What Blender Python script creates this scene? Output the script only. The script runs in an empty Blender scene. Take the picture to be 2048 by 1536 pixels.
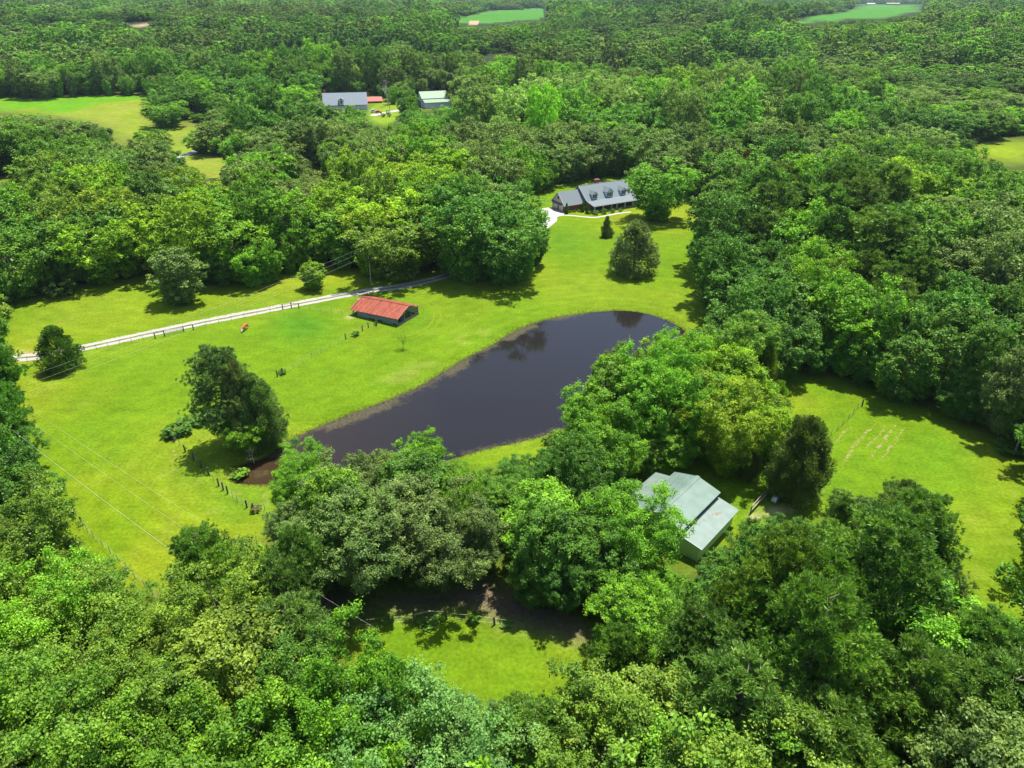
import bpy, bmesh, math, random
import numpy as np
from mathutils import Vector, Matrix

# ------------------------------------------------------------------ camera, sky, sun, exposure
CAM_H = 65.0
PITCH = math.radians(28.95)
FPX = 1384.0
scene = bpy.context.scene
COL = scene.collection
cam_data = bpy.data.cameras.new("camera")
cam = bpy.data.objects.new("camera", cam_data)
COL.objects.link(cam)
cam.location = (0, 0, CAM_H)
cam.rotation_euler = (math.pi / 2 - PITCH, 0, 0)
cam_data.sensor_width = 36.0
cam_data.lens = 36.0 * FPX / 2048.0
cam_data.clip_start = 0.5
cam_data.clip_end = 30000
scene.camera = cam

SUN_EL = math.radians(72)
SUN_AZ = math.radians(36)      # from +Y towards +X
world = bpy.data.worlds.new("World")
scene.world = world
world.use_nodes = True
wn = world.node_tree.nodes
wl = world.node_tree.links
wn.clear()
sky = wn.new("ShaderNodeTexSky")
sky.sky_type = 'NISHITA'
sky.sun_disc = False
sky.sun_elevation = SUN_EL
sky.sun_rotation = SUN_AZ
sky.air_density = 1.0
sky.dust_density = 1.0
bg = wn.new("ShaderNodeBackground")
bg.inputs[1].default_value = 0.12
wo = wn.new("ShaderNodeOutputWorld")
wl.new(sky.outputs[0], bg.inputs[0])
wl.new(bg.outputs[0], wo.inputs[0])

sun_data = bpy.data.lights.new("sun", 'SUN')
sun_data.energy = 4.8
sun_data.angle = math.radians(0.5)
sun_data.color = (1.0, 0.96, 0.88)
sun = bpy.data.objects.new("sun", sun_data)
COL.objects.link(sun)
sdir = Vector((math.sin(SUN_AZ) * math.cos(SUN_EL), math.cos(SUN_AZ) * math.cos(SUN_EL), math.sin(SUN_EL)))
sun.rotation_euler = sdir.to_track_quat('Z', 'Y').to_euler()
sun.location = (0, 0, 200)

scene.view_settings.view_transform = 'Standard'
scene.view_settings.look = 'None'
scene.view_settings.gamma = 1.0
scene.view_settings.exposure = 0.95
scene.view_settings.use_curve_mapping = False
scene.render.engine = 'CYCLES'
scene.cycles.max_bounces = 6
scene.cycles.diffuse_bounces = 3
scene.cycles.glossy_bounces = 2
scene.cycles.transmission_bounces = 4
scene.cycles.transparent_max_bounces = 4

R_ = np.random.RandomState(7)
random.seed(7)

# ------------------------------------------------------------------ numeric helpers
def vnoise(x, y, seed=0):
    x = np.asarray(x, float); y = np.asarray(y, float)
    xi = np.floor(x).astype(np.int64); yi = np.floor(y).astype(np.int64)
    fx = x - xi; fy = y - yi
    fx = fx * fx * (3 - 2 * fx); fy = fy * fy * (3 - 2 * fy)
    def h(a, b):
        n = (a * 374761393 + b * 668265263 + seed * 974634777) & 0xffffffff
        n = ((n ^ (n >> 13)) * 1274126177) & 0xffffffff
        return ((n ^ (n >> 16)) & 0xffff) / 65535.0
    return ((h(xi, yi) * (1 - fx) + h(xi + 1, yi) * fx) * (1 - fy)
            + (h(xi, yi + 1) * (1 - fx) + h(xi + 1, yi + 1) * fx) * fy)

def fnoise(x, y, seed=0, octv=3):
    s = 0; a = 1; t = 0
    for o in range(octv):
        s = s + a * vnoise(np.asarray(x) * 2 ** o, np.asarray(y) * 2 ** o, seed + o); t += a; a *= .5
    return s / t

CP, SP = math.cos(PITCH), math.sin(PITCH)
def proj(x, y, z):
    dz = z - CAM_H
    d = y * CP - dz * SP
    d = np.maximum(d, 0.1)
    u = y * SP + dz * CP
    return 1024 + FPX * x / d, 768 - FPX * u / d, d

def flat(px, py, z=0.0):
    a = (px - 1024) / FPX; b = (768 - py) / FPX
    dy = CP + b * SP; dz = -SP + b * CP
    t = (z - CAM_H) / dz
    return a * t, dy * t

def smooth(a, b, x):
    t = np.clip((x - a) / (b - a), 0, 1)
    return t * t * (3 - 2 * t)

def in_poly(px, py, poly):
    px = np.asarray(px, float); py = np.asarray(py, float)
    ins = np.zeros(px.shape, bool)
    n = len(poly)
    for i in range(n):
        x1, y1 = poly[i]; x2, y2 = poly[(i + 1) % n]
        if y1 == y2: continue
        c = ((y1 > py) != (y2 > py)) & (px < (x2 - x1) * (py - y1) / (y2 - y1) + x1)
        ins ^= c
    return ins

def seg_dist(x, y, pts, closed=True):
    x = np.asarray(x, float); y = np.asarray(y, float)
    best = np.full(x.shape, 1e9)
    n = len(pts)
    for i in range(n if closed else n - 1):
        ax, ay = pts[i]; bx, by = pts[(i + 1) % n]
        dx, dy = bx - ax, by - ay
        L = dx * dx + dy * dy + 1e-9
        t = np.clip(((x - ax) * dx + (y - ay) * dy) / L, 0, 1)
        best = np.minimum(best, np.hypot(x - ax - t * dx, y - ay - t * dy))
    return best

def chaikin(pts, it=2, closed=True):
    for _ in range(it):
        q = []
        n = len(pts)
        for i in range(n if closed else n - 1):
            a = pts[i]; b = pts[(i + 1) % n]
            q.append((a[0] * .75 + b[0] * .25, a[1] * .75 + b[1] * .25))
            q.append((a[0] * .25 + b[0] * .75, a[1] * .25 + b[1] * .75))
        if not closed: q = [pts[0]] + q + [pts[-1]]
        pts = q
    return pts

# ------------------------------------------------------------------ terrain height
WATER_Z = -0.45
POND_PX = [(465,945),(480,930),(520,922),(560,900),(580,880),(610,868),(650,850),(700,830),(750,812),(800,792),(840,775),
           (880,750),(920,725),(960,703),(990,690),(1010,675),(1040,658),(1080,643),(1120,634),(1180,626),(1240,621),
           (1290,627),(1330,640),(1365,658),(1392,690),(1370,735),(1290,775),(1230,810),(1180,838),(1130,855),(1085,870),
           (1040,882),(990,892),(930,908),(850,932),(750,950),(650,962),(545,968),(500,968),(472,962)]
POND = chaikin([flat(p[0], p[1], WATER_Z) for p in POND_PX], 2)

def pond_sd(x, y):          # positive inside
    d = seg_dist(x, y, POND)
    d = d + (fnoise(np.asarray(x) * .7, np.asarray(y) * .7, 5, 2) - .5) * .5
    return np.where(in_poly(x, y, POND), d, -d)

def hill(x, y):
    r = np.hypot(x, np.maximum(y, 0) + 0.0)
    base = np.interp(r, [0, 420, 560, 780, 1130, 1500, 2200, 3500, 7000, 12000], [0, 0, 4, 17, 36, 40, 44, 50, 54, 54])
    amp = smooth(380, 1200, r) * np.interp(r, [0, 1200, 3000, 9000], [8, 11, 9, 4])
    n = fnoise(np.asarray(x) / 340. + 3.1, np.asarray(y) / 190. + 1.7, 11, 3) - .5
    side = smooth(500, 2500, r) * np.clip(np.asarray(x) / (r + 1), -1, 1) * 6
    return base + amp * n * 2.3 + side

def gz(x, y, pond=True):
    x = np.asarray(x, float); y = np.asarray(y, float)
    z = hill(x, y)
    z = z + (fnoise(x / 38., y / 38., 21, 2) - .5) * .35 * smooth(230, 330, np.hypot(x, y))
    return z

def gz_full(x, y):
    z = gz(x, y)
    m = (x > -60) & (x < 60) & (y > 75) & (y < 175)
    if np.any(m):
        sd = np.full(np.shape(x), -50.)
        sd[m] = pond_sd(x[m], y[m])
        zi = WATER_Z - np.clip(sd * .4, 0, 1.5)
        zo = WATER_Z + (0 - WATER_Z) * smooth(0, 3.0, -sd)
        z = np.where(sd > 0, zi, np.where(sd > -3.0, zo, z))
    return z

def G(px, py):
    z = 0.0
    a = (px - 1024) / FPX; b = (768 - py) / FPX
    dy = CP + b * SP; dz = -SP + b * CP
    if dz > -0.001: dz = -0.001
    t = 5.0
    while t < 9000:
        if CAM_H + dz * t <= float(gz(a * t, dy * t)): break
        t *= 1.01
    lo, hi = t / 1.01, t
    for _ in range(18):
        m = (lo + hi) / 2
        if CAM_H + dz * m <= float(gz(a * m, dy * m)): hi = m
        else: lo = m
    return a * hi, dy * hi, float(gz(a * hi, dy * hi))

def G3(px, py, h):           # point at height h above the flat ground seen at a pixel
    x, y = flat(px, py, h)
    return x, y, h

# ------------------------------------------------------------------ what is open ground in the photograph
LAWN = [(0,662),(14,668),(22,700),(40,735),(42,775),(50,820),(62,842),(85,900),(100,940),(125,970),(148,1010),(152,1060),(150,1095),
        (190,1100),(218,1126),(256,1178),(296,1206),(322,1236),(336,1160),(352,1115),(356,1082),(372,1058),(430,1058),(480,1075),
        (548,1108),(558,1106),(532,1050),(528,1000),(540,972),(556,960),(560,918),(572,880),(600,873),(640,880),(670,900),(705,900),
        (735,872),(760,882),(800,888),(830,862),(868,856),(900,880),(930,905),(946,950),(985,945),(1000,920),(1080,893),(1088,868),
        (1112,858),(1132,828),(1108,808),(1118,770),(1128,725),(1180,692),(1230,664),(1290,682),(1302,656),(1350,652),(1390,662),(1412,655),
        (1415,642),(1428,622),(1404,612),(1392,585),(1383,550),(1376,515),(1384,470),(1395,432),(1402,420),(1400,402),(1366,398),
        (1330,400),(1262,395),(1262,352),(1165,362),(1112,374),(1106,388),(1040,386),(1040,402),(1072,412),(1088,440),(1100,470),
        (1097,505),(1085,540),(1060,566),(960,566),(900,556),(880,540),(850,552),(800,560),(745,552),(700,545),(655,536),(600,540),(545,570),
        (470,574),(400,566),(300,556),(260,562),(200,568),(150,574),(70,594),(0,612)]
RLAWN = [(1578,768),(1600,750),(1650,756),(1700,768),(1760,795),(1850,826),(1900,846),(1960,856),(2010,884),(2060,905),(2060,1320),
         (2030,1290),(1962,1230),(1932,1190),(1902,1140),(1914,1095),(1898,1050),(1884,1000),(1850,968),(1812,952),(1778,962),
         (1752,984),(1738,1000),(1700,970),(1670,978),(1643,1010),(1650,1046),(1600,1030),(1560,1024),(1520,1022),(1480,1022),(1440,985),
         (1455,985),(1500,955),(1540,985),(1640,985),(1640,940),(1605,880),(1582,840)]
MEADOW = [(640,1190),(700,1195),(780,1188),(850,1192),(905,1180),(950,1162),(1000,1160),(1025,1200),(1055,1212),(1100,1217),(1150,1262),
          (1190,1305),(1176,1370),(1152,1432),(1112,1425),(1082,1387),(1045,1380),(1005,1402),(972,1396),(928,1362),(868,1360),
          (845,1342),(822,1315),(780,1298),(735,1286),(700,1258),(662,1248),(640,1215)]
BSTRIP = [(1292,1098),(1320,1098),(1345,1100),(1400,1125),(1378,1140),(1350,1132),(1318,1112),(1300,1112)]
BARNPX = [(1268,990),(1310,952),(1395,952),(1450,985),(1482,1022),(1440,1036),(1425,1060),(1408,1100),(1398,1128),(1338,1096),(1305,1060),
          (1335,1062),(1345,1050),(1320,1010),(1300,985)]
FIELD1 = [(-10,198),(130,195),(285,191),(291,205),(291,240),(300,250),(285,262),(280,300),(246,300),(236,275),(215,245),(170,229),(130,231),(92,223),(60,213),(-10,224)]
FIELD5 = [(372,322),(386,316),(446,322),(452,368),(446,372),(412,348)]
FIELD2 = [(291,255),(310,256),(345,258),(368,246),(402,242),(406,248),(385,262),(386,290),(402,302),(440,322),(440,345),(450,365),
          (410,345),(380,328),(345,318),(345,290),(340,268)]
FIELD3 = [(-10,350),(46,350),(44,365),(-10,372)]
FIELD4 = [(620,333),(642,333),(644,362),(636,356)]
RFIELD = [(1946,306),(1985,286),(2060,272),(2060,352),(2030,330),(1990,318)]
YARD = [(738,216),(765,208),(800,204),(806,226),(790,234),(778,252),(764,244),(750,240),(740,228)]
YARD2 = [(862,184),(905,182),(905,192),(865,194)]
HOUSE2 = [(650,212),(657,194),(735,190),(730,210),(690,218)]
BARN2 = [(840,200),(880,182),(892,200),(870,212),(845,212)]
SHED2 = [(735,206),(738,196),(764,194),(764,206)]
SHED3 = [(1000,186),(1004,179),(1030,181),(1030,186)]
FAR1 = [(1590,50),(1604,38),(1650,30),(1712,20),(1722,9),(1840,9),(1838,22),(1800,30),(1740,38),(1700,38),(1640,42)]
FAR2 = [(900,44),(925,34),(980,22),(1086,16),(1088,36),(1010,44),(950,48)]
TAN = [[(870,44),(898,42),(896,50),(872,50)],[(938,42),(958,42),(956,49),(938,48)],[(255,52),(272,44),(294,42),(293,54),(280,50)],[(632,44),(657,43),(655,49),(640,50)]]
GAPS = [[(1226,116),(1258,116),(1258,126),(1236,124)],[(1330,119),(1398,119),(1396,126),(1330,125)],[(990,130),(1005,132),(1002,140),(992,140)],[(1200,74),(1212,72),(1210,82),(1202,82)]]
WHITEF = [[(1722,2),(1838,2),(1838,8),(1722,8)]]
OPEN = [FIELD5, LAWN, RLAWN, MEADOW, BSTRIP, BARNPX, FIELD1, FIELD2, FIELD3, FIELD4, RFIELD, YARD, YARD2, HOUSE2, BARN2, SHED2, SHED3, FAR1, FAR2] + TAN + GAPS

RW, RH = 600, 420       # raster covering px -176..2224, py -72..1608 at 4 px
def ras_xy():
    X = (np.arange(RW) + .5) * 4 - 176; Y = (np.arange(RH) + .5) * 4 - 72
    return np.meshgrid(X, Y)
RX, RY = ras_xy()
OPENR = np.zeros((RH, RW), bool)
for pl in OPEN: OPENR |= in_poly(RX, RY, pl)
HOUSEPX = [(1106,372),(1262,350),(1270,400),(1262,436),(1110,432)]
STRICT = np.zeros((RH, RW), bool)
for pl in [BARNPX, BSTRIP, RFIELD, FIELD5, FAR1, FAR2, HOUSE2, BARN2, SHED2, SHED3, YARD, FIELD4, HOUSEPX, [(1490,1024),(1500,960),(1560,955),(1600,1000),(1600,1024),(1550,1030)]] + TAN + GAPS: STRICT |= in_poly(RX, RY, pl)
OPENR |= STRICT

# ------------------------------------------------------------------ materials
def mat(name, rgb=(.5, .5, .5), rough=.8, metal=0., spec=.3):
    m = bpy.data.materials.new(name); m.use_nodes = True
    b = m.node_tree.nodes["Principled BSDF"]
    b.inputs["Base Color"].default_value = (*rgb, 1)
    b.inputs["Roughness"].default_value = rough
    b.inputs["Metallic"].default_value = metal
    b.inputs["Specular IOR Level"].default_value = spec
    return m

def noisy(name, c1, c2, scale=3., rough=.8, spec=.3, detail=4., bump=0., stretch=None, thr=(.35, .65)):
    m = mat(name, c1, rough, 0, spec)
    nt = m.node_tree; b = nt.nodes["Principled BSDF"]
    tc = nt.nodes.new("ShaderNodeTexCoord")
    n = nt.nodes.new("ShaderNodeTexNoise"); n.inputs["Scale"].default_value = scale; n.inputs["Detail"].default_value = detail
    src = tc.outputs["Object"]
    if stretch:
        mp = nt.nodes.new("ShaderNodeMapping"); mp.inputs["Scale"].default_value = stretch
        nt.links.new(src, mp.inputs[0]); src = mp.outputs[0]
    nt.links.new(src, n.inputs["Vector"])
    r = nt.nodes.new("ShaderNodeValToRGB")
    r.color_ramp.elements[0].position = thr[0]; r.color_ramp.elements[1].position = thr[1]
    r.color_ramp.elements[0].color = (*c1, 1); r.color_ramp.elements[1].color = (*c2, 1)
    nt.links.new(n.outputs["Fac"], r.inputs[0]); nt.links.new(r.outputs[0], b.inputs["Base Color"])
    if bump:
        bp = nt.nodes.new("ShaderNodeBump"); bp.inputs["Strength"].default_value = bump; bp.inputs["Distance"].default_value = .05
        nt.links.new(n.outputs["Fac"], bp.inputs["Height"]); nt.links.new(bp.outputs[0], b.inputs["Normal"])
    return m

def leaf_material():
    m = bpy.data.materials.new("foliage"); m.use_nodes = True
    nt = m.node_tree; nt.nodes.clear(); L = nt.links
    at = nt.nodes.new("ShaderNodeAttribute"); at.attribute_type = 'INSTANCER'; at.attribute_name = "tint"
    fa = nt.nodes.new("ShaderNodeAttribute"); fa.attribute_name = "leaf_tone"
    oi = nt.nodes.new("ShaderNodeObjectInfo")
    hs = nt.nodes.new("ShaderNodeHueSaturation")
    mr = nt.nodes.new("ShaderNodeMapRange"); mr.inputs[3].default_value = .5; mr.inputs[4].default_value = 1.6
    L.new(fa.outputs["Fac"], mr.inputs[0]); L.new(mr.outputs[0], hs.inputs["Value"])
    mh = nt.nodes.new("ShaderNodeMapRange"); mh.inputs[3].default_value = .515; mh.inputs[4].default_value = .485
    L.new(fa.outputs["Fac"], mh.inputs[0]); L.new(mh.outputs[0], hs.inputs["Hue"])
    L.new(at.outputs["Color"], hs.inputs["Color"])
    df = nt.nodes.new("ShaderNodeBsdfDiffuse"); L.new(hs.outputs[0], df.inputs[0])
    tr = nt.nodes.new("ShaderNodeBsdfTranslucent")
    mul = nt.nodes.new("ShaderNodeMix"); mul.data_type = 'RGBA'; mul.blend_type = 'MULTIPLY'; mul.inputs[0].default_value = 1
    mul.inputs[7].default_value = (1.25, 1.3, .4, 1)
    L.new(hs.outputs[0], mul.inputs[6]); L.new(mul.outputs[2], tr.inputs[0])
    mx = nt.nodes.new("ShaderNodeMixShader"); mx.inputs[0].default_value = .34
    L.new(df.outputs[0], mx.inputs[1]); L.new(tr.outputs[0], mx.inputs[2])
    gl = nt.nodes.new("ShaderNodeBsdfGlossy"); gl.inputs["Roughness"].default_value = .5; gl.inputs[0].default_value = (.75, .95, .6, 1)
    m2 = nt.nodes.new("ShaderNodeMixShader"); m2.inputs[0].default_value = .025
    L.new(mx.outputs[0], m2.inputs[1]); L.new(gl.outputs[0], m2.inputs[2])
    o = nt.nodes.new("ShaderNodeOutputMaterial"); L.new(m2.outputs[0], o.inputs[0])
    return m

M = {}
M['leaf'] = leaf_material()
M['bark'] = noisy("bark", (.075, .066, .052), (.15, .135, .11), 6, .9, .2)
M['dead'] = noisy("dead_wood", (.30, .26, .22), (.45, .41, .37), 5, .9, .2)

# ------------------------------------------------------------------ object helpers
def new_obj(name, me, parent=None, material=None):
    o = bpy.data.objects.new(name, me)
    COL.objects.link(o)
    if parent is not None: o.parent = parent
    if material is not None and me is not None and len(me.materials) == 0: me.materials.append(material)
    return o

def tag(o, label=None, cat=None, group=None, kind=None):
    if label: o["label"] = label
    if cat: o["category"] = cat
    if group: o["group"] = group
    if kind: o["kind"] = kind
    return o

def thing(name, label, cat, loc=(0, 0, 0), rz=0., group=None):
    o = bpy.data.objects.new(name, None); COL.objects.link(o)
    o.empty_display_size = .3
    o.location = loc; o.rotation_euler = (0, 0, rz)
    return tag(o, label, cat, group)

class MB:
    def __init__(s): s.v = []; s.f = []
    def poly(s, vs, fs):
        n = len(s.v); s.v += [tuple(q) for q in vs]; s.f += [tuple(i + n for i in f) for f in fs]; return s
    def box(s, x0, x1, y0, y1, z0, z1):
        return s.poly([(x0,y0,z0),(x1,y0,z0),(x1,y1,z0),(x0,y1,z0),(x0,y0,z1),(x1,y0,z1),(x1,y1,z1),(x0,y1,z1)],
                      [(0,3,2,1),(4,5,6,7),(0,1,5,4),(1,2,6,5),(2,3,7,6),(3,0,4,7)])
    def slab(s, pts, t=.12):      # polygon (3D, upper side) thickened downwards
        n = len(pts)
        return s.poly(list(pts) + [(p[0], p[1], p[2] - t) for p in pts],
                      [tuple(range(n)), tuple(reversed(range(n, 2 * n)))] + [(i, i + n, (i + 1) % n + n, (i + 1) % n) for i in range(n)])
    def prism(s, pts2, a0, a1, axis='x'):   # 2D outline extruded along an axis
        n = len(pts2)
        if axis == 'x': A = [(a0, p[0], p[1]) for p in pts2] + [(a1, p[0], p[1]) for p in pts2]
        else: A = [(p[0], a0, p[1]) for p in pts2] + [(p[0], a1, p[1]) for p in pts2]
        return s.poly(A, [tuple(range(n)), tuple(reversed(range(n, 2 * n)))] + [(i, i + n, (i + 1) % n + n, (i + 1) % n) for i in range(n)])
    def tube(s, a, b, r0, r1=None, n=6):
        r1 = r0 if r1 is None else r1
        a = Vector(a); b = Vector(b); d = (b - a)
        if d.length < 1e-6: return s
        d.normalize()
        t = d.orthogonal().normalized(); w = d.cross(t)
        V = []
        for c, r in ((a, r0), (b, r1)):
            for i in range(n):
                an = 2 * math.pi * i / n
                V.append(c + (t * math.cos(an) + w * math.sin(an)) * r)
        return s.poly(V, [(i, (i + 1) % n, (i + 1) % n + n, i + n) for i in range(n)] + [tuple(range(n - 1, -1, -1)), tuple(range(n, 2 * n))])
    def mesh(s, name, material=None):
        me = bpy.data.meshes.new(name); me.from_pydata(s.v, [], s.f)
        bm = bmesh.new(); bm.from_mesh(me); bmesh.ops.recalc_face_normals(bm, faces=bm.faces); bm.to_mesh(me); bm.free()
        me.update()
        if material: me.materials.append(material)
        return me
    def build(s, name, material, parent=None):
        return new_obj(name, s.mesh(name, material), parent)

def quads_mesh(name, V, tone, material):
    """V (n,4,3) separate quads"""
    n = len(V)
    me = bpy.data.meshes.new(name)
    me.vertices.add(n * 4); me.vertices.foreach_set("co", V.reshape(-1).astype(np.float32))
    me.loops.add(n * 4); me.loops.foreach_set("vertex_index", np.arange(n * 4, dtype=np.int32))
    me.polygons.add(n); me.polygons.foreach_set("loop_start", np.arange(0, n * 4, 4, dtype=np.int32))
    a = me.attributes.new("leaf_tone", 'FLOAT', 'FACE'); a.data.foreach_set("value", tone.astype(np.float32))
    me.update(); me.materials.append(material)
    return me

def unit(a): return a / (np.linalg.norm(a, axis=-1, keepdims=True) + 1e-9)

def cards(P, N, L, W, rng):
    n = len(P)
    t = unit(np.cross(N, rng.normal(size=(n, 3))))
    b = np.cross(N, t)
    L = L * rng.uniform(.7, 1.3, (n, 1)); W = W * rng.uniform(.7, 1.3, (n, 1))
    return np.stack([P + t * L, P + b * W, P - t * L, P - b * W], 1)

def blades(P, D, L, W, rng):
    n = len(P)
    t = unit(np.cross(D, rng.normal(size=(n, 3))))
    L = L * rng.uniform(.7, 1.3, (n, 1))
    return np.stack([P - t * W * .3, P + D * L * .5 - t * W, P + D * L, P + D * L * .5 + t * W], 1)

# ------------------------------------------------------------------ tree builders (nominal size in metres, scaled per tree)
def trunk_mesh(name, limbs, H, r0=.28, material=None, top=.7):
    mb = MB()
    rng = random.Random(hash(name) & 255)
    p = Vector((0, 0, -.3)); segs = 5; prev = p; r = r0
    path = []
    for i in range(segs):
        q = Vector((rng.uniform(-.12, .12) * i * .5, rng.uniform(-.12, .12) * i * .5, H * top * (i + 1) / segs))
        r2 = r0 * (1 - .75 * (i + 1) / segs)
        mb.tube(prev, q, r, r2, 7); path.append((prev, q)); prev = q; r = r2
    for L in limbs:
        L = Vector(L)
        zb = min(max(L.z * .55, H * .15), H * top * .95)
        k = min(int(zb / (H * top) * segs), segs - 1)
        a, b = path[k]; f = (zb - a.z) / max(b.z - a.z, .1); st = a.lerp(b, max(0, min(1, f)))
        mid = st.lerp(L, .5) + Vector((rng.uniform(-.3, .3), rng.uniform(-.3, .3), -.25))
        mb.tube(st, mid, r0 * .32, r0 * .2, 5); mb.tube(mid, L, r0 * .2, r0 * .07, 5)
    return mb.mesh(name, material or M['bark'])

def broad(name, seed, nl, leaf, H=14., R=5., low=.22, nclump=64, shape=.5, lean=0., irregular=.35, sub=12, crf=(.20, .34)):
    rng = np.random.RandomState(seed)
    i = np.arange(nclump) + .5
    t = 1 - (i / nclump) ** .9                     # 1 top .. 0 bottom
    az = i * 2.39996 + rng.uniform(-.4, .4, nclump)
    prof = np.sin(np.pi * np.clip(.08 + .90 * (1 - t), 0, 1) ** shape * 1.0)
    prof = np.clip(prof, .12, 1)
    ang = 1 + irregular * np.sin(az * 2 + seed) * .5 + irregular * rng.uniform(-.5, .5, nclump)
    inner = np.where(rng.uniform(size=nclump) < .18, .45, rng.uniform(.68, .95, nclump))
    rr = R * prof * ang * inner
    z0 = H * low; z1 = H * .86
    C = np.stack([rr * np.cos(az), rr * np.sin(az), z0 + (z1 - z0) * t + rng.uniform(-.4, .4, nclump)], 1)
    rc = R * rng.uniform(crf[0], crf[1], nclump)
    # sub clumps
    cidx = np.repeat(np.arange(nclump), sub)
    d = unit(rng.normal(size=(nclump * sub, 3)) + np.array([0, 0, .35]))
    out = unit(C[cidx] - np.array([0, 0, H * .5])) * .5
    d = unit(d + out)
    S = C[cidx] + d * rc[cidx, None] * np.array([1, 1, .7]) * rng.uniform(.45, 1.12, (len(cidx), 1))
    rs = rc[cidx] * rng.uniform(.22, .46, len(cidx))
    n = nl
    wts = rs ** 2; k = rng.choice(len(S), n, p=wts / wts.sum())
    dl = unit(rng.normal(size=(n, 3)) + np.array([0, 0, .25]) + d[k] * .5)
    P = S[k] + dl * rs[k, None] * (.25 + np.minimum(np.abs(rng.normal(size=(n, 1))), 1.9) * .62) * np.array([1, 1, .8])
    P += d[k] * (rng.uniform(-.3, .6, (n, 1)) * rs[k, None])
    N = unit(dl * .5 + np.array([0, 0, .6]) + rng.normal(size=(n, 3)) * .5)
    V = cards(P, N, leaf, leaf * .62, rng)
    ctone = rng.uniform(.25, .75, nclump)
    stone = rng.normal(size=len(S)) * .14
    tone = np.clip(ctone[cidx[k]] + stone[k] + rng.normal(size=n) * .13, 0, 1)
    me = quads_mesh("crown", V, tone, M['leaf'])
    pick = rng.choice(nclump, 14, replace=False)
    return me, trunk_mesh("trunk", C[pick], H, .28)

def pine(name, seed, ntuft, per, L, W, H=16., R=4.2, low=.38, dense=1.):
    rng = np.random.RandomState(seed)
    nb = 62
    t = np.linspace(0, 1, nb) ** .85
    az = np.arange(nb) * 2.4 + rng.uniform(-.5, .5, nb)
    prof = np.where(t < .25, .65 + t * 1.4, np.sqrt(np.clip(1 - ((t - .25) / .78) ** 2, 0.02, 1)))
    bl = R * prof * rng.uniform(.65, 1.12, nb)
    z = H * (low + (1 - low) * .96 * t)
    T = []; B0 = []; tips = []
    k = rng.randint(0, nb, ntuft)
    w = bl[k] / bl.max()
    keep = rng.uniform(size=ntuft) < (.35 + .65 * w); k = k[keep]; n = len(k)
    f = rng.uniform(.35, 1.0, n) ** .7
    spread = (1 - f * .35) * bl[k] * .26
    up = f * f * bl[k] * .28
    c = np.stack([np.cos(az[k]) * bl[k] * f, np.sin(az[k]) * bl[k] * f, z[k] + up], 1)
    c += np.clip(rng.normal(size=(n, 3)), -1.6, 1.6) * np.stack([spread, spread, spread * .5], 1)
    outd = unit(np.stack([np.cos(az[k]), np.sin(az[k]), np.full(n, .9)], 1) + rng.normal(size=(n, 3)) * .35)
    j = np.repeat(np.arange(n), per)
    D = unit(outd[j] * .9 + rng.normal(size=(n * per, 3)) * .55)
    V = blades(c[j], D, L, W, rng)
    bt = rng.uniform(.15, .85, nb); tt = rng.normal(size=n) * .17
    tone = np.clip(bt[k][j] + tt[j] + rng.normal(size=n * per) * .08, 0, 1)
    me = quads_mesh("crown", V, tone, M['leaf'])
    mb = MB(); r0 = .24
    zs = [(-.3, r0), (H * .3, r0 * .8), (H * .6, r0 * .5), (H * .95, r0 * .12)]
    for a, b in zip(zs, zs[1:]): mb.tube((0, 0, a[0]), (0, 0, b[0]), a[1], b[1], 7)
    for q in range(0, nb, 2):
        mb.tube((0, 0, z[q] - .2), (np.cos(az[q]) * bl[q] * .8, np.sin(az[q]) * bl[q] * .8, z[q] + .15 * bl[q]), .06, .02, 4)
    return me, mb.mesh("trunk", M['bark'])

def cedar(name, seed, n, leaf, H=10., R=3.2, low=.06, power=.8):
    rng = np.random.RandomState(seed)
    nc = 130
    t = rng.uniform(0, 1, nc) ** 1.25
    az = rng.uniform(0, 2 * np.pi, nc)
    prof = np.clip((1 - t) ** power * np.clip(.55 + t * 3.2, 0, 1), .05, 1)
    rr = R * prof * rng.uniform(.45, .95, nc)
    C = np.stack([rr * np.cos(az), rr * np.sin(az), H * (low + (1 - low) * .93 * t)], 1)
    rc = R * rng.uniform(.14, .24, nc) * (1 - .35 * t)
    k = rng.randint(0, nc, n)
    d = unit(rng.normal(size=(n, 3)) + np.array([0, 0, .2]))
    P = C[k] + d * rc[k, None] * np.array([1, 1, 1.5]) * rng.uniform(.4, 1.05, (n, 1))
    D = unit(d * .5 + unit(C[k] * np.array([1, 1, 0])) * .35 + np.array([0, 0, .75]) + rng.normal(size=(n, 3)) * .35)
    V = blades(P, D, leaf * 1.7, leaf * .4, rng)
    ct = rng.uniform(.2, .8, nc)
    tone = np.clip(ct[k] + rng.normal(size=n) * .15, 0, 1)
    me = quads_mesh("crown", V, tone, M['leaf'])
    mb = MB(); mb.tube((0, 0, -.2), (0, 0, H * .85), .16, .03, 6)
    for q in range(0, nc, 6): mb.tube((0, 0, C[q][2] * .8), tuple(C[q]), .04, .015, 4)
    return me, mb.mesh("trunk", M['bark'])

def bare(seed, H=8., depth=4):
    rng = random.Random(seed); mb = MB()
    def rec(p, d, L, r, k):
        q = p + d * L
        mb.tube(p, q, r, r * .6, 5 if k > 1 else 3)
        if k == 0: return
        for _ in range(3 if k > 1 else 4):
            nd = (d + Vector((rng.uniform(-.8, .8), rng.uniform(-.8, .8), rng.uniform(-.2, .6)))).normalized()
            rec(p.lerp(q, rng.uniform(.5, 1)), nd, L * rng.uniform(.55, .8), r * .5, k - 1)
    rec(Vector((0, 0, -.2)), Vector((0.05, 0, 1)), H * .34, .14, depth)
    return mb.mesh("trunk", M['dead'])

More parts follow.
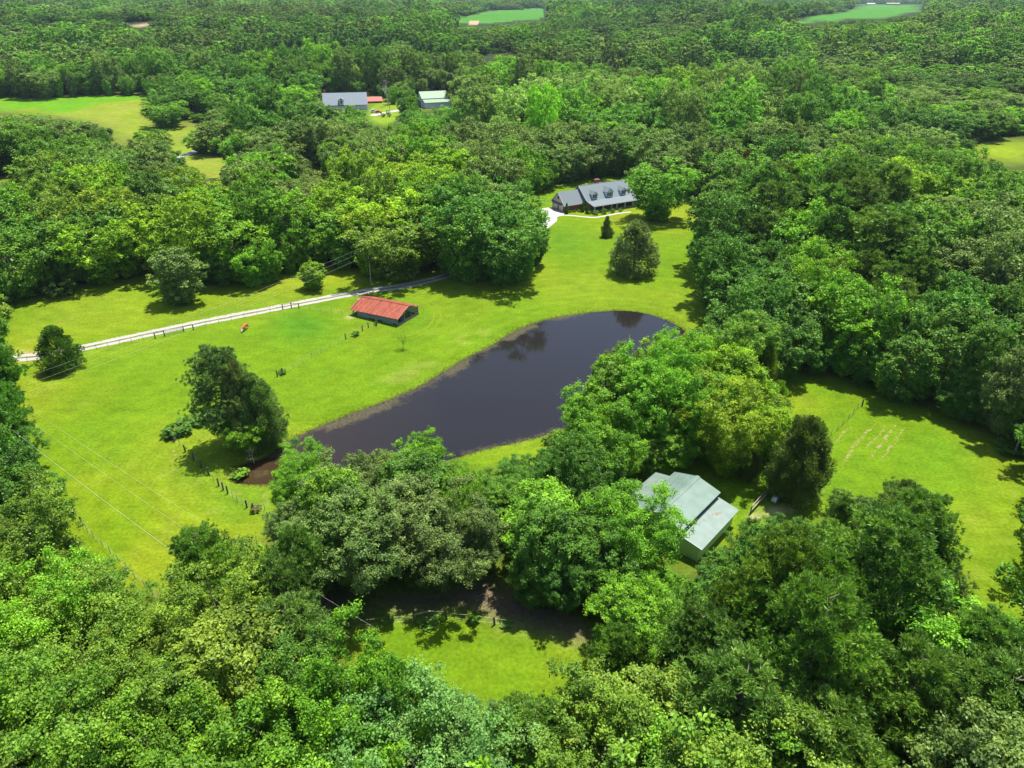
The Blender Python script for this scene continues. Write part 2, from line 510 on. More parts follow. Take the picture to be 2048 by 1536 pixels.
print("building crowns")
NEAR, MID, FARV = {}, {}, {}
NEAR['broad'] = [broad("b", 1, 60000, .115, 14, 5.0, .12, 74, .55), broad("b", 2, 58000, .11, 14, 4.6, .14, 64, .75, irregular=.5),
                 broad("b", 3, 62000, .115, 14, 5.4, .12, 80, .5, irregular=.3), broad("b", 4, 52000, .14, 14, 4.3, .10, 62, .8, irregular=.3, crf=(.24, .38)),
                 broad("b", 5, 58000, .115, 14, 5.0, .18, 58, .6, irregular=.7, crf=(.2, .36))]
NEAR['pine'] = [pine("p", 11, 4600, 13, .42, .045, low=.24), pine("p", 12, 4600, 13, .42, .045, R=4.6, low=.14), pine("p", 13, 4200, 13, .42, .045, R=3.8, low=.32)]
NEAR['cedar'] = [cedar("c", 21, 34000, .13), cedar("c", 22, 38000, .15, R=3.8, power=.42)]
MID['broad'] = [broad("b", 31, 23000, .19, 14, 5.0, .06, 66, .5, irregular=.25), broad("b", 32, 21000, .185, 14, 4.6, .08, 58, .7, irregular=.4),
                broad("b", 33, 23000, .19, 14, 5.4, .07, 70, .45, irregular=.25), broad("b", 34, 21000, .19, 14, 4.3, .04, 54, .8, crf=(.24, .38)),
                broad("b", 35, 21000, .19, 14, 5.0, .10, 54, .6, irregular=.6, crf=(.2, .36)), broad("b", 36, 21000, .185, 14, 4.8, .06, 60, .6, irregular=.4)]
MID['pine'] = [pine("p", 41, 2400, 8, .6, .09, low=.25), pine("p", 42, 2400, 8, .6, .09, R=4.6, low=.16)]
MID['cedar'] = [cedar("c", 51, 11000, .22), cedar("c", 52, 11000, .22, R=3.8, power=.5)]
FARV['broad'] = [broad("b", 61 + q, 6500, .36, 14, 5.2, .02, 44, sh, irregular=.15, sub=5, crf=(.2, .3)) for q, sh in enumerate((.5, .75, .6, .85, .55))]
FARV['pine'] = [pine("p", 71, 420, 6, 1.0, .16, low=.25)]
BARE = [bare(1), bare(2), bare(3)]
NOM = {'broad': (14., 5.0), 'pine': (16., 4.2), 'cedar': (10., 3.2)}

PAL = {'mid': (.110, .240, .017), 'yel': (.190, .325, .009), 'gry': (.142, .222, .044), 'drk': (.078, .190, .018),
       'blu': (.118, .228, .044), 'pin': (.118, .228, .023), 'pdk': (.098, .192, .026), 'ced': (.120, .198, .036), 'oli': (.140, .238, .018),
       'rus': (.17, .17, .04), 'brt': (.135, .295, .012), 'pgr': (.145, .220, .060)}
ADJ = {'mid': 'green', 'yel': 'yellow-green', 'gry': 'grey-green', 'drk': 'dark green', 'blu': 'blue-green', 'pin': 'green',
       'pdk': 'dark', 'ced': 'dull green', 'oli': 'olive green', 'rus': 'rusty', 'pgr': 'grey-green', 'brt': 'bright green'}
# species / colour hints by where the crown shows: px, py, reach, kind, colour
HINTS = [(120,1200,150,'broad','oli'),(60,1330,110,'broad','brt'),(100,1460,150,'broad','oli'),(330,1350,130,'broad','oli'),(200,1130,110,'broad','mid'),
         (420,1110,70,'pine','pin'),(470,1140,90,'broad','yel'),(380,1230,70,'broad','brt'),(560,1220,90,'pine','pdk'),(450,1300,80,'broad','oli'),(620,1330,80,'broad','mid'),
         (700,1350,90,'broad','mid'),(790,1330,70,'pine','pin'),(880,1430,130,'broad','blu'),(680,1480,100,'broad','brt'),(500,1470,110,'broad','gry'),(1060,1420,110,'pine','pin'),
         (1100,1500,90,'broad','oli'),(1220,1380,70,'cedar','drk'),(1260,1200,90,'broad','brt'),(1300,1300,100,'pine','pin'),(1230,1480,90,'broad','oli'),
         (1500,1090,100,'broad','drk'),(1390,1150,60,'broad','brt'),(1600,1070,70,'broad','drk'),(1480,1200,110,'pine','pin'),(1700,1040,60,'pine','pdk'),(1820,1050,100,'pine','pdk'),
         (1650,1200,110,'pine','pin'),(1800,1200,100,'pine','pdk'),(1400,1420,130,'pine','pdk'),(1600,1400,140,'pine','pin'),(1860,1250,80,'broad','brt'),(1850,1350,90,'pine','pdk'),(1960,1300,100,'pine','pdk'),
         (1750,1480,120,'pine','pin'),(1550,1500,80,'broad','brt'),(1950,1450,120,'pine','pdk'),
         (60,960,110,'broad','drk'),(20,800,70,'pine','drk'),(110,1010,50,'cedar','drk'),(10,700,40,'cedar','drk'),
         (620,930,60,'broad','brt'),(620,1060,110,'broad','gry'),(740,980,90,'broad','gry'),(870,900,60,'broad','brt'),(880,1050,100,'broad','gry'),(760,1150,50,'cedar','oli'),(850,1140,70,'broad','brt'),
         (1040,980,100,'broad','drk'),(1150,1100,110,'broad','drk'),(1220,950,90,'broad','drk'),(1060,1130,90,'broad','drk'),(1290,1020,50,'broad','drk'),
         (1180,760,80,'broad','brt'),(1270,720,80,'broad','brt'),(1350,700,70,'broad','yel'),(1440,730,80,'broad','yel'),(1350,820,100,'broad','brt'),(1480,700,60,'broad','mid'),(1540,720,40,'cedar','oli'),
         (1480,850,90,'broad','yel'),(1400,920,70,'broad','yel'),(1540,880,60,'cedar','ced'),(1250,860,80,'broad','brt'),
         (1500,560,100,'broad','drk'),(1440,560,60,'broad','drk'),(1580,500,60,'broad','brt'),(1600,650,110,'broad','drk'),(1700,620,90,'broad','brt'),(1800,760,140,'broad','drk'),(1930,640,110,'broad','drk'),
         (1560,450,80,'pine','pdk'),(1740,560,110,'pine','pdk'),(1470,400,70,'broad','mid'),(1620,400,70,'broad','brt'),(1750,380,60,'broad','yel'),(1860,420,50,'broad','yel'),
         (1490,350,60,'cedar','rus'),(1560,350,40,'cedar','rus'),(1950,500,110,'broad','gry'),(1850,520,80,'broad','mid'),(2000,400,90,'broad','mid'),(1700,440,80,'pine','pdk'),
         (215,440,55,'broad','yel'),(265,475,50,'broad','yel'),(100,420,100,'broad','oli'),(60,530,110,'broad','mid'),(150,350,100,'broad','mid'),(280,370,90,'broad','gry'),(380,450,60,'broad','yel'),
         (460,430,60,'broad','yel'),(480,500,80,'broad','brt'),(560,480,50,'broad','brt'),(430,540,60,'broad','drk'),(700,430,70,'broad','yel'),(780,430,90,'broad','yel'),(800,500,70,'broad','yel'),
         (650,480,60,'broad','brt'),(890,470,60,'broad','mid'),(1020,450,90,'broad','drk'),(1030,520,70,'broad','mid'),(900,380,60,'broad','yel'),(1100,370,60,'broad','yel'),(850,330,60,'broad','brt'),
         (540,350,100,'broad','gry'),(700,330,90,'broad','gry'),(600,420,60,'broad','gry'),(60,260,100,'broad','gry'),(50,300,60,'broad','drk'),(200,270,50,'broad','mid'),
         (1000,300,160,'broad','gry'),(1250,270,160,'broad','gry'),(1450,250,160,'broad','gry'),(1150,230,120,'broad','gry'),(1700,270,130,'broad','gry'),(1620,180,120,'broad','mid'),(1850,260,120,'broad','mid'),
         (1950,200,120,'broad','brt'),(1100,340,50,'broad','mid'),(450,260,80,'broad','mid'),(600,250,80,'broad','gry'),(520,190,60,'broad','brt'),(380,180,60,'broad','brt')]
HN = np.array([(h[0], h[1], h[2]) for h in HINTS], float)
def species_at(px, py, rng):
    d = np.hypot(HN[:, 0] - px, HN[:, 1] - py) / HN[:, 2] + rng.uniform(0, .55, len(HN))
    i = int(np.argmin(d))
    if d[i] > 1.6:
        return 'broad', rng.choice(['mid', 'gry', 'brt', 'drk', 'oli', 'mid'])
    k, c = HINTS[i][3], HINTS[i][4]
    if rng.uniform() < .16: c = rng.choice(['mid', 'brt', 'drk', 'oli']) if k == 'broad' else c
    return k, c

# ------------------------------------------------------------------ scatter the woods
COVER = np.zeros((RH, RW), bool)
def crown_ellipse(x, y, z, H, R, low=.05):
    zc = z + H * (low + 1) / 2; rz = H * (1 - low) / 2
    px, py, d = proj(x, y, zc)
    ty = math.atan2(CAM_H - zc, math.hypot(x, y) + 1e-6)
    ex = FPX * R / d; ey = FPX * math.sqrt((rz * math.cos(ty)) ** 2 + (R * math.sin(ty)) ** 2) / d
    return px, py, ex, ey, d

def cells(px, py, ex, ey, k=1.0):
    i0 = int((px - ex * k + 176) / 4); i1 = int((px + ex * k + 176) / 4) + 1
    j0 = int((py - ey * k + 72) / 4); j1 = int((py + ey * k + 72) / 4) + 1
    i0 = max(i0, 0); j0 = max(j0, 0); i1 = min(i1, RW); j1 = min(j1, RH)
    if i0 >= i1 or j0 >= j1: return None
    sx = RX[j0:j1, i0:i1]; sy = RY[j0:j1, i0:i1]
    m = ((sx - px) / (ex * k)) ** 2 + ((sy - py) / (ey * k)) ** 2 <= 1
    return slice(j0, j1), slice(i0, i1), m

FOOT = []      # footprints to keep clear: (x,y,r)
def lookup(px, py):
    i = int((px + 176) / 4); j = int((py + 72) / 4)
    if 0 <= i < RW and 0 <= j < RH: return OPENR[j, i]
    return False

TREES = []     # dict per tree
def try_tree(x, y, H, Rr, kind, colr, tol=.02, need=0.):
    z = float(gz(x, y))
    bx, by, _ = proj(x, y, z)
    if lookup(bx, by): return False
    if -60 < x < 60 and 75 < y < 175 and float(pond_sd(np.array([x]), np.array([y]))[0]) > -1.0: return False
    for fx, fy, fr in FOOT:
        if (x - fx) ** 2 + (y - fy) ** 2 < (fr + Rr * .5) ** 2: return False
    px, py, ex, ey, d = crown_ellipse(x, y, z, H, Rr)
    c = cells(px, py, ex, ey, .96)
    if c is None: return False
    sj, si, m = c
    tot = m.sum()
    if tot == 0: return not lookup(px, py)
    if (OPENR[sj, si] & m).sum() > tol * tot + .6: return False
    cs = cells(px, py, ex, ey, 1.06)
    if d < 120 and (OPENR[cs[0], cs[1]] & cs[2]).sum() > (tol + .015) * tot + 1: return False
    if (STRICT[cs[0], cs[1]] & cs[2]).any(): return False
    if need > 0:
        new = (~COVER[sj, si] & m).sum()
        if new < need * tot: return False
    c2 = cells(px, py, ex, ey, .82)
    if c2: COVER[c2[0], c2[1]] |= c2[2]
    TREES.append(dict(x=x, y=y, z=z, H=H, R=Rr, kind=kind, col=colr, px=px, py=py, ex=ex, ey=ey, d=d))
    return True

def clamp_tree(kind): return NOM[kind]
# buildings and yards that woods must avoid
for q in ((24.5 - 6.2 * .75 + 3.3, 68.8 + 6.2 * .66 + 3.7, 8.5), (-32, 150, 8), (26, 256, 12), (38, 262, 12)): FOOT.append(q)

rng = np.random.RandomState(3)
def scatter(r0, r1, s, Hm, Rm, need=0., sizes=(1, .82, .66, .5)):
    n = 0
    pts = []
    yy = np.arange(8, r1, s * .87)
    for j, y in enumerate(yy):
        w = y * .86 + 26
        xx = np.arange(-w, w, s) + (s / 2 if j % 2 else 0)
        for x in xx:
            xj = x + rng.uniform(-.36, .36) * s; yj = y + rng.uniform(-.36, .36) * s
            r = math.hypot(xj, yj)
            if r0 <= r < r1: pts.append((r, xj, yj))
    pts.sort()
    for r, x, y in pts:
        z = float(gz(x, y))
        px, py, _ = proj(x, y, z + 8)
        kind, colr = species_at(px, py, rng)
        H = Hm * rng.uniform(.82, 1.22); Rr = Rm * rng.uniform(.85, 1.2)
        if kind == 'pine': H *= 1.12; Rr *= .86
        if kind == 'cedar': H *= .72; Rr *= .66
        for sc in sizes:
            if try_tree(x, y, H * sc, Rr * (sc ** .75), kind, colr, need=need): n += 1; break
    return n

def H_from_top(bx, by, ty):
    """tree height so that its top shows at pixel row ty above a base pixel"""
    x, y, z = G(bx, by)
    h = 1.
    for _ in range(60):
        _, py, _ = proj(x, y, z + h)
        if py <= ty: break
        h += .3
    return x, y, z, h
HAND = []
def hand(bx, by, ty, wpx, kind, colr, label, cat='tree', group=None, name=None):
    x, y, z, h = H_from_top(bx, by, ty)
    _, _, d = proj(x, y, z + h * .5)
    Rr = wpx / 2 * d / FPX
    t = dict(x=x, y=y, z=z, H=h, R=Rr, kind=kind, col=colr, label=label, cat=cat, group=group, name=name, hand=True)
    px, py, ex, ey, d = crown_ellipse(x, y, z, h, Rr)
    t.update(px=px, py=py, ex=ex, ey=ey, d=d)
    HAND.append(t)
    c2 = cells(px, py, ex, ey, .85)
    if c2: COVER[c2[0], c2[1]] |= c2[2]
    return t
hand(468,890,692,112,'pine','pgr','tall grey-green pine at the left end of the pond')
hand(497,893,722,84,'cedar','pgr','middle evergreen squeezed between the two taller pond evergreens')['vi'] = 1
hand(534,893,748,88,'cedar','pgr','lower evergreen right beside the tall pine at the left end of the pond')['vi'] = 1
hand(556,884,800,52,'broad','gry','grey-green tree at the water side of the pond pines')
hand(470,884,812,58,'broad','gry','grey-green tree at the pasture side of the pond pines')
hand(500,905,838,74,'broad','brt','small bright green broadleaf tree at the foot of the two pond pines')
hand(1266,548,442,98,'cedar','pgr','large conical cedar alone on the lawn above the pond')['vi'] = 1
hand(1213,474,430,32,'cedar','ced','small conical evergreen on the lawn in front of the brick house')
hand(1312,440,324,112,'broad','brt','big bright green tree at the right end of the brick house')['vi'] = 2
hand(366,604,488,112,'broad','gry','grey-green open-crowned tree on the left lawn with its shadow below it')
hand(628,577,522,62,'broad','yel','small round green tree on the grass left of the utility pole')
hand(128,738,654,84,'cedar','drk','dense dark rounded cedar beside the left end of the gravel drive')
hand(1008,566,394,134,'broad','drk','large dark green tree overhanging the lawn left of the pond head')['vi'] = 2
hand(940,560,400,120,'broad','mid','large green tree standing over the gravel drive where it enters the shade')
hand(1586,994,832,122,'cedar','ced','large shaggy cedar behind the rail fence right of the green barn')['vi'] = 1
hand(1262,1165,985,150,'broad','brt','bright green tree whose branches hang over the green barn left roof')
hand(312,316,258,62,'broad','brt','lone yellowish green tree in the dry upper left field')
hand(332,254,202,76,'broad','mid','rounded green tree at the corner of the upper left field')
hand(405,306,258,58,'broad','brt','bright green tree beside the pale far road')
hand(440,308,236,84,'broad','gry','wide grey-green tree just right of the pale far road')
hand(818,212,176,24,'broad','mid','small green tree left of the far white barn')
hand(807,232,192,26,'broad','drk','narrow dark tree in front of the far white barn')
hand(786,208,172,24,'broad','brt','green tree behind the far driveway pole')
hand(1200,990,880,10,'broad','drk','x') if False else None
n1 = scatter(14, 175, 7.6, 16.0, 5.5)
n2 = scatter(14, 175, 4.2, 9.0, 3.0, need=.22, sizes=(1, .7, .5, .36))
n3 = scatter(175, 330, 12.0, 19., 7.8)
n4 = scatter(175, 330, 5.2, 11., 3.8, need=.25, sizes=(1, .7, .5))
print("trees", n1, n2, n3, n4)

# which trees show, and how large
order = sorted(TREES + HAND, key=lambda t: t['d'])
ZB = np.zeros((RH, RW), bool)
FR = (RX > 0) & (RX < 2048) & (RY > 0) & (RY < 1536)
for t in order:
    c = cells(t['px'], t['py'], t['ex'], t['ey'], .95)
    vis = 0
    if c:
        sj, si, m = c
        tot = max(m.sum(), 1)
        mm = m & FR[sj, si]
        vis = (mm & ~ZB[sj, si]).sum()
        c2 = cells(t['px'], t['py'], t['ex'], t['ey'], .8)
        if c2: ZB[c2[0], c2[1]] |= c2[2]
    t['vis'] = int(vis)
ind = [t for t in HAND]
rest = []
for k, lim in (('broad', 285), ('pine', 140), ('cedar', 60)):
    cand = sorted([t for t in TREES if t['kind'] == k], key=lambda t: -t['vis'])
    for i, t in enumerate(cand):
        if i < lim and t['vis'] >= 14: ind.append(t)
        else: rest.append(t)
print("individual trees", len(ind), "rest", len(rest))

REG = [("bottom left corner wood", 130, 1400), ("wood under the left pasture", 130, 1190), ("left edge of the pasture", 50, 900),
       ("clump at the pasture's lower tip", 430, 1180), ("wood left of the small meadow", 560, 1360), ("bottom edge under the small meadow", 850, 1440),
       ("bottom edge right of the meadow", 1150, 1440), ("between small meadow and green barn", 1260, 1230), ("in front of the green barn", 1450, 1130),
       ("bottom edge pine wood", 1450, 1440), ("pine wood's middle, bottom right", 1620, 1300), ("pine wood below the green barn", 1500, 1230), ("beside the right lawn", 1800, 1080), ("behind the lawn-side pines", 1680, 1130),
       ("bottom right corner", 1900, 1430), ("bottom edge near the right corner", 1720, 1450), ("pines under the right lawn", 1860, 1280),
       ("grove at the pond's left tip", 640, 980), ("grove above the small meadow", 820, 1080), ("grove left of the green barn", 1120, 1060),
       ("near bank of the pond", 1200, 800), ("middle of the pondside grove", 1350, 800), ("pondside grove facing the right lawn", 1480, 800),
       ("at the head of the pond", 1480, 640), ("wood above the garden rows", 1650, 700), ("wood above the right lawn", 1880, 760), ("right edge, middle height", 1950, 560),
       ("wood right of the lone cedar", 1480, 500), ("wood beyond the lone cedar", 1650, 520), ("wood right of the brick house", 1500, 390), ("wood near the right hayfield", 1830, 380),
       ("behind the brick house", 1200, 330), ("left of the brick house", 1000, 390), ("behind the red barn's drive", 900, 490), ("behind the utility pole", 740, 450),
       ("left of the utility pole", 560, 500), ("above the left lawn's middle", 400, 500), ("above the left lawn's corner", 200, 500), ("left edge above the lawn", 60, 520),
       ("wood below the upper fields", 150, 380), ("right of the pale far road", 550, 380), ("left of the far house clearing", 750, 330), ("deep wood behind the house", 1050, 240),
       ("deep wood on the upper right", 1500, 260), ("near the upper left field", 100, 280), ("wood near the far house", 650, 260), ("upper right wood", 1850, 260)]
REGP = np.array([(r[1], r[2]) for r in REG], float)
ORD = ['first', 'second', 'third', 'fourth', 'fifth', 'sixth', 'seventh', 'eighth', 'ninth', 'tenth', 'eleventh', 'twelfth', 'thirteenth', 'fourteenth', 'fifteenth', 'sixteenth',
       'seventeenth', 'eighteenth', 'nineteenth', 'twentieth', 'twenty-first', 'twenty-second', 'twenty-third', 'twenty-fourth', 'twenty-fifth']
KN = {'broad': 'broadleaf tree', 'pine': 'pine', 'cedar': 'cedar'}
OBN = {'broad': 'broadleaf_tree', 'pine': 'pine_tree', 'cedar': 'cedar_tree'}
groups = {}
for t in ind:
    if t.get('hand'): continue
    r = int(np.argmin(np.hypot((REGP[:, 0] - t['px']), (REGP[:, 1] - t['py']) * 1.2)))
    t['reg'] = r
    t['size'] = 'tall' if t['H'] > 13.5 else ('mid-sized' if t['H'] > 9 else 'low')
    groups.setdefault((r, t['kind'], ADJ[t['col']], t['size']), []).append(t)
for (r, k, a, s), L in groups.items():
    L.sort(key=lambda t: t['px'])
    for i, t in enumerate(L):
        if len(L) == 1: t['label'] = "the one %s %s %s, %s" % (s, a, KN[k], REG[r][0])
        else: t['label'] = "%s %s %s %s from left, %s" % (ORD[min(i, 24)], s, a, KN[k], REG[r][0])

def tint(colr, rng, var=.12):
    c = np.array(PAL[colr]) * rng.uniform(1 - var, 1 + var * 1.4)
    c = c * (1 + rng.uniform(-.08, .08, 3))
    return [float(v) for v in c]

trng = np.random.RandomState(17)
MIDSRC = {'broad': {}, 'pine': {}, 'cedar': {}}
def place_tree(t):
    k = t['kind']
    lod = NEAR if t['d'] < 125 else MID
    var = lod[k]
    i = trng.randint(len(var))
    if t.get('vi') is not None: i = t['vi'] % len(var)
    crown, trunk = var[i]
    Hn, Rn = NOM[k]
    e = thing(t.get('name') or OBN[k], t['label'], t.get('cat') or 'tree', (t['x'], t['y'], t['z'] - .05), trng.uniform(0, 6.28),
              t.get('group') or {'broad': 'broadleaf trees', 'pine': 'pine trees', 'cedar': 'cedar trees'}[k])
    e.scale = (t['R'] / Rn, t['R'] / Rn, t['H'] / Hn)
    c = new_obj('crown', crown, e); c["tint"] = tint(t['col'], trng)
    new_obj('trunk', trunk, e)
    if lod is MID and i not in MIDSRC[k]: MIDSRC[k][i] = c
    return e
for t in ind: place_tree(t)

# ------------------------------------------------------------------ woods beyond the countable trees: geometry-node instances of crowns that stand in the scene
def instancer(name, pts, H, Rr, idx, tints, sources, label):
    n = len(pts)
    me = bpy.data.meshes.new(name); me.vertices.add(n); me.vertices.foreach_set("co", np.asarray(pts, np.float32).reshape(-1))
    a = me.attributes.new("siz", 'FLOAT_VECTOR', 'POINT'); a.data.foreach_set("vector", np.stack([Rr, Rr, H], 1).astype(np.float32).reshape(-1))
    a = me.attributes.new("rotz", 'FLOAT_VECTOR', 'POINT'); rz = np.zeros((n, 3), np.float32); rz[:, 2] = R_.uniform(0, 6.28, n); a.data.foreach_set("vector", rz.reshape(-1))
    a = me.attributes.new("pick", 'INT', 'POINT'); a.data.foreach_set("value", np.asarray(idx, np.int32))
    a = me.attributes.new("tint", 'FLOAT_VECTOR', 'POINT'); a.data.foreach_set("vector", np.asarray(tints, np.float32).reshape(-1))
    o = new_obj(name, me)
    tag(o, label, 'woodland', kind='stuff')
    cl = bpy.data.collections.new(name + "_sources")
    for s in sources: cl.objects.link(s)
    ng = bpy.data.node_groups.new(name, 'GeometryNodeTree')
    ng.interface.new_socket("Geometry", in_out='INPUT', socket_type='NodeSocketGeometry')
    ng.interface.new_socket("Geometry", in_out='OUTPUT', socket_type='NodeSocketGeometry')
    N = ng.nodes; L = ng.links
    gi = N.new("NodeGroupInput"); go = N.new("NodeGroupOutput")
    ci = N.new("GeometryNodeCollectionInfo"); ci.inputs[0].default_value = cl; ci.inputs[1].default_value = True; ci.inputs[2].default_value = True
    ip = N.new("GeometryNodeInstanceOnPoints"); ip.inputs["Pick Instance"].default_value = True
    def at(nm, ty):
        q = N.new("GeometryNodeInputNamedAttribute"); q.data_type = ty; q.inputs[0].default_value = nm
        return [s for s in q.outputs if s.enabled and s.name == "Attribute"][0]
    L.new(gi.outputs[0], ip.inputs["Points"]); L.new(ci.outputs[0], ip.inputs["Instance"])
    L.new(at("pick", 'INT'), ip.inputs["Instance Index"]); L.new(at("rotz", 'FLOAT_VECTOR'), ip.inputs["Rotation"]); L.new(at("siz", 'FLOAT_VECTOR'), ip.inputs["Scale"])
    L.new(ip.outputs[0], go.inputs[0])
    md = o.modifiers.new("trees", 'NODES'); md.node_group = ng
    return o

for k, lab in (('broad', 'leafy treetops massed in the woods between the countable trees'), ('pine', 'pine treetops massed in the woods between the countable trees'), ('cedar', 'cedar tops massed in the woods between the countable trees')):
    rr = [t for t in rest if t['kind'] == k]
    src = list(MIDSRC[k].values())
    if not rr or not src: continue
    Hn, Rn = NOM[k]
    instancer('woodland', [(t['x'], t['y'], t['z'] - .05) for t in rr], np.array([t['H'] / Hn for t in rr]), np.array([t['R'] / Rn for t in rr]),
              trng.randint(0, len(src), len(rr)), [tint(t['col'], trng) for t in rr], src, lab)

# far woods
def far_scatter(r0, r1, s, sc, hs=1., edge=False):
    yy = np.arange(-10, r1, s * .87); P = []
    for j, y in enumerate(yy):
        w = max(y, 0) * .84 + 40
        if w <= 0: continue
        xx = np.arange(-w, w, s) + (s / 2 if j % 2 else 0)
        P.append(np.stack([xx + R_.uniform(-.4, .4, len(xx)) * s, np.full(len(xx), y) + R_.uniform(-.4, .4, len(xx)) * s], 1))
    P = np.concatenate(P); r = np.hypot(P[:, 0], P[:, 1]); P = P[(r >= r0) & (r < r1)]
    z = gz(P[:, 0], P[:, 1])
    big = fnoise(P[:, 0] / 90., P[:, 1] / 70., 77, 2)
    H = (16 + 9 * (big - .3)) * R_.uniform(.62, 1.3, len(P)) * hs; Rr = 5.4 * sc * R_.uniform(.75, 1.3, len(P))
    st = fnoise(P[:, 0] / 170. + .3, P[:, 1] / 95., 201, 2)
    H = H * np.where(st > .56, 1.18, np.where(st < .43, .55, .86))
    ok = np.ones(len(P), bool)
    for fx in (-1.3, -1.0, -.65, -.3, 0, .3, .65, 1.0, 1.3):
        for fz in (0, .25, .5, .75, 1.0, 1.1):
            if fz >= 1.0 and abs(fx) > .7: continue
            px, py, _ = proj(P[:, 0] + fx * Rr, P[:, 1], z + H * fz)
            i = ((px + 176) / 4).astype(int); j = ((py + 72) / 4).astype(int)
            v = (i >= 0) & (i < RW) & (j >= 0) & (j < RH)
            o = np.zeros(len(P), bool); o[v] = OPENR[j[v], i[v]]
            ok &= ~o
    if edge:      # low trees only where open ground is close by
        near = np.zeros(len(P), bool)
        for dx, dy in ((0, -6), (0, 10), (-14, 0), (14, 0), (-22, 4), (22, 4)):
            px, py, _ = proj(P[:, 0], P[:, 1], z + H * .5)
            i = np.clip(((px + dx + 176) / 4).astype(int), 0, RW - 1); j = np.clip(((py + dy + 72) / 4).astype(int), 0, RH - 1)
            near |= OPENR[j, i]
        ok &= near
    pxa, pya, _ = proj(P[:, 0], P[:, 1], z + H * .8)
    ok &= ~(in_poly(pxa, pya, [(1715, -5), (1845, -5), (1845, 10), (1715, 10)]) & (np.hypot(P[:, 0], P[:, 1]) < 3600))
    lane = np.abs(fnoise(P[:, 0] / 130., P[:, 1] / 85., 123, 2) - .5)
    ok &= ~((lane < .022) & (np.hypot(P[:, 0], P[:, 1]) > 380))
    for a_ in FOOT: ok &= (np.hypot(P[:, 0] - a_[0], P[:, 1] - a_[1]) > a_[2])
    return P[ok], z[ok], H[ok], Rr[ok]
FSN = [far_scatter(330, 640, 16., 1.72, 1.2), far_scatter(330, 640, 9., .85, .62)]
FS = [far_scatter(640, 1300, 16.5, 1.7, 1.2), far_scatter(640, 1300, 13., 1.1, .6), far_scatter(1300, 2600, 21., 2.2, 1.15), far_scatter(1300, 2600, 19., 1.7, .7), far_scatter(2600, 7500, 32., 3.2, 1.2)]
# small trees that fill the edges of the far fields
cm = np.array([PAL['drk'], PAL['mid'], PAL['gry'], PAL['brt'], PAL['mid'], PAL['gry'], PAL['oli'], PAL['gry']])
def far_pack(FS):
    P = np.concatenate([f[0] for f in FS]); Z = np.concatenate([f[1] for f in FS]); HH = np.concatenate([f[2] for f in FS]); RR = np.concatenate([f[3] for f in FS])
    big = fnoise(P[:, 0] / 110., P[:, 1] / 90., 99, 2); fine = R_.uniform(size=len(P))
    ci_ = np.clip(((big - .28) * 13 + (fine - .5) * 5.0).astype(int), 0, 7)
    tone = .75 + .9 * (fnoise(P[:, 0] / 260., P[:, 1] / 150., 131, 2) - .25)
    FT = cm[ci_] * R_.uniform(.68, 1.36, (len(P), 1)) * tone[:, None] * 1.12
    print("far trees", len(P))
    return P, Z, HH, RR, FT
far_src = []
fh = [(560,300,262,'mid'),(706,254,207,'brt'),(668,262,210,'gry'),(470,262,222,'mid'),(905,212,176,'gry')]
for q, (bx, by, ty, cc) in enumerate(fh):
    x, y, z, h = H_from_top(bx, by, ty)
    e = thing('broadleaf_tree', ["green tree just right of the pale far road's bend", "bright green tree in front of the far grey-roofed house", "grey-green tree below the far grey-roofed house",
              "green tree right of the upper field corner", "grey-green tree behind the wood right of the far white barn"][q], 'tree', (x, y, z), 1.3 * q, 'broadleaf trees')
    e.scale = (h / 14, h / 14, h / 14)
    c = new_obj('crown', FARV['broad'][q][0], e); c["tint"] = list(PAL[cc])
    new_obj('trunk', FARV['broad'][q][1], e); far_src.append(c)
P, Z, HH, RR, FT = far_pack(FSN); msrc = list(MIDSRC['broad'].values())
instancer('woodland', np.stack([P[:, 0], P[:, 1], Z - .3], 1), HH / 14., RR / 5.0, R_.randint(0, len(msrc), len(P)), FT, msrc, 'wood of large mixed green crowns around the far clearings')
P, Z, HH, RR, FT = far_pack(FS)
instancer('woodland', np.stack([P[:, 0], P[:, 1], Z - .3], 1), HH / 14., RR / 5.2, R_.randint(0, 5, len(P)), FT, far_src, 'far woods of mixed green crowns running to the horizon')

# ------------------------------------------------------------------ ground sheet
print("ground")
def axis(a0, a1, s, lo, hi, g=1.045):
    c = list(np.arange(a0, a1 + .01, s)); st = s; v = a1
    while v < hi: st *= g; v += st; c.append(v)
    st = s; v = a0; f = []
    while v > lo: st *= g; v -= st; f.append(v)
    return np.array(f[::-1] + c)
ax = axis(-110, 120, .8, -9500, 9500); ay = axis(35, 290, .8, -2500, 11000, 1.03)
GX, GY = np.meshgrid(ax, ay)
GZ = gz_full(GX.ravel(), GY.ravel()).reshape(GX.shape)
PX, PY, PD = proj(GX, GY, GZ)
infr = (GY > 5)
def cls(polys):
    m = np.zeros(GX.shape, bool)
    for p in polys: m |= in_poly(PX, PY, p)
    return m & infr
def blur(a, k=1, n=2):
    for _ in range(n):
        for s in range(1, k + 1):
            b = a.copy()
            b[s:-s, :] = (a[s:-s, :] + a[2 * s:, :] + a[:-2 * s, :]) / 3
            a = b.copy(); b = a.copy()
            b[:, s:-s] = (a[:, s:-s] + a[:, 2 * s:] + a[:, :-2 * s]) / 3
            a = b
    return a
UNDER = [[(1130,830),(1180,690),(1300,650),(1420,640),(1580,780),(1640,960),(1480,1020),(1300,960),(1100,900)]]
lawn = cls([LAWN, RLAWN, MEADOW, BSTRIP, BARNPX] + UNDER).astype(float)
lawn = np.clip(blur(lawn, 3, 4) * 2.6, 0, 1)
yard = cls([YARD, YARD2, HOUSE2, BARN2, SHED2, SHED3] + GAPS).astype(float); yard = np.clip(blur(yard, 2, 2) * 2., 0, 1)
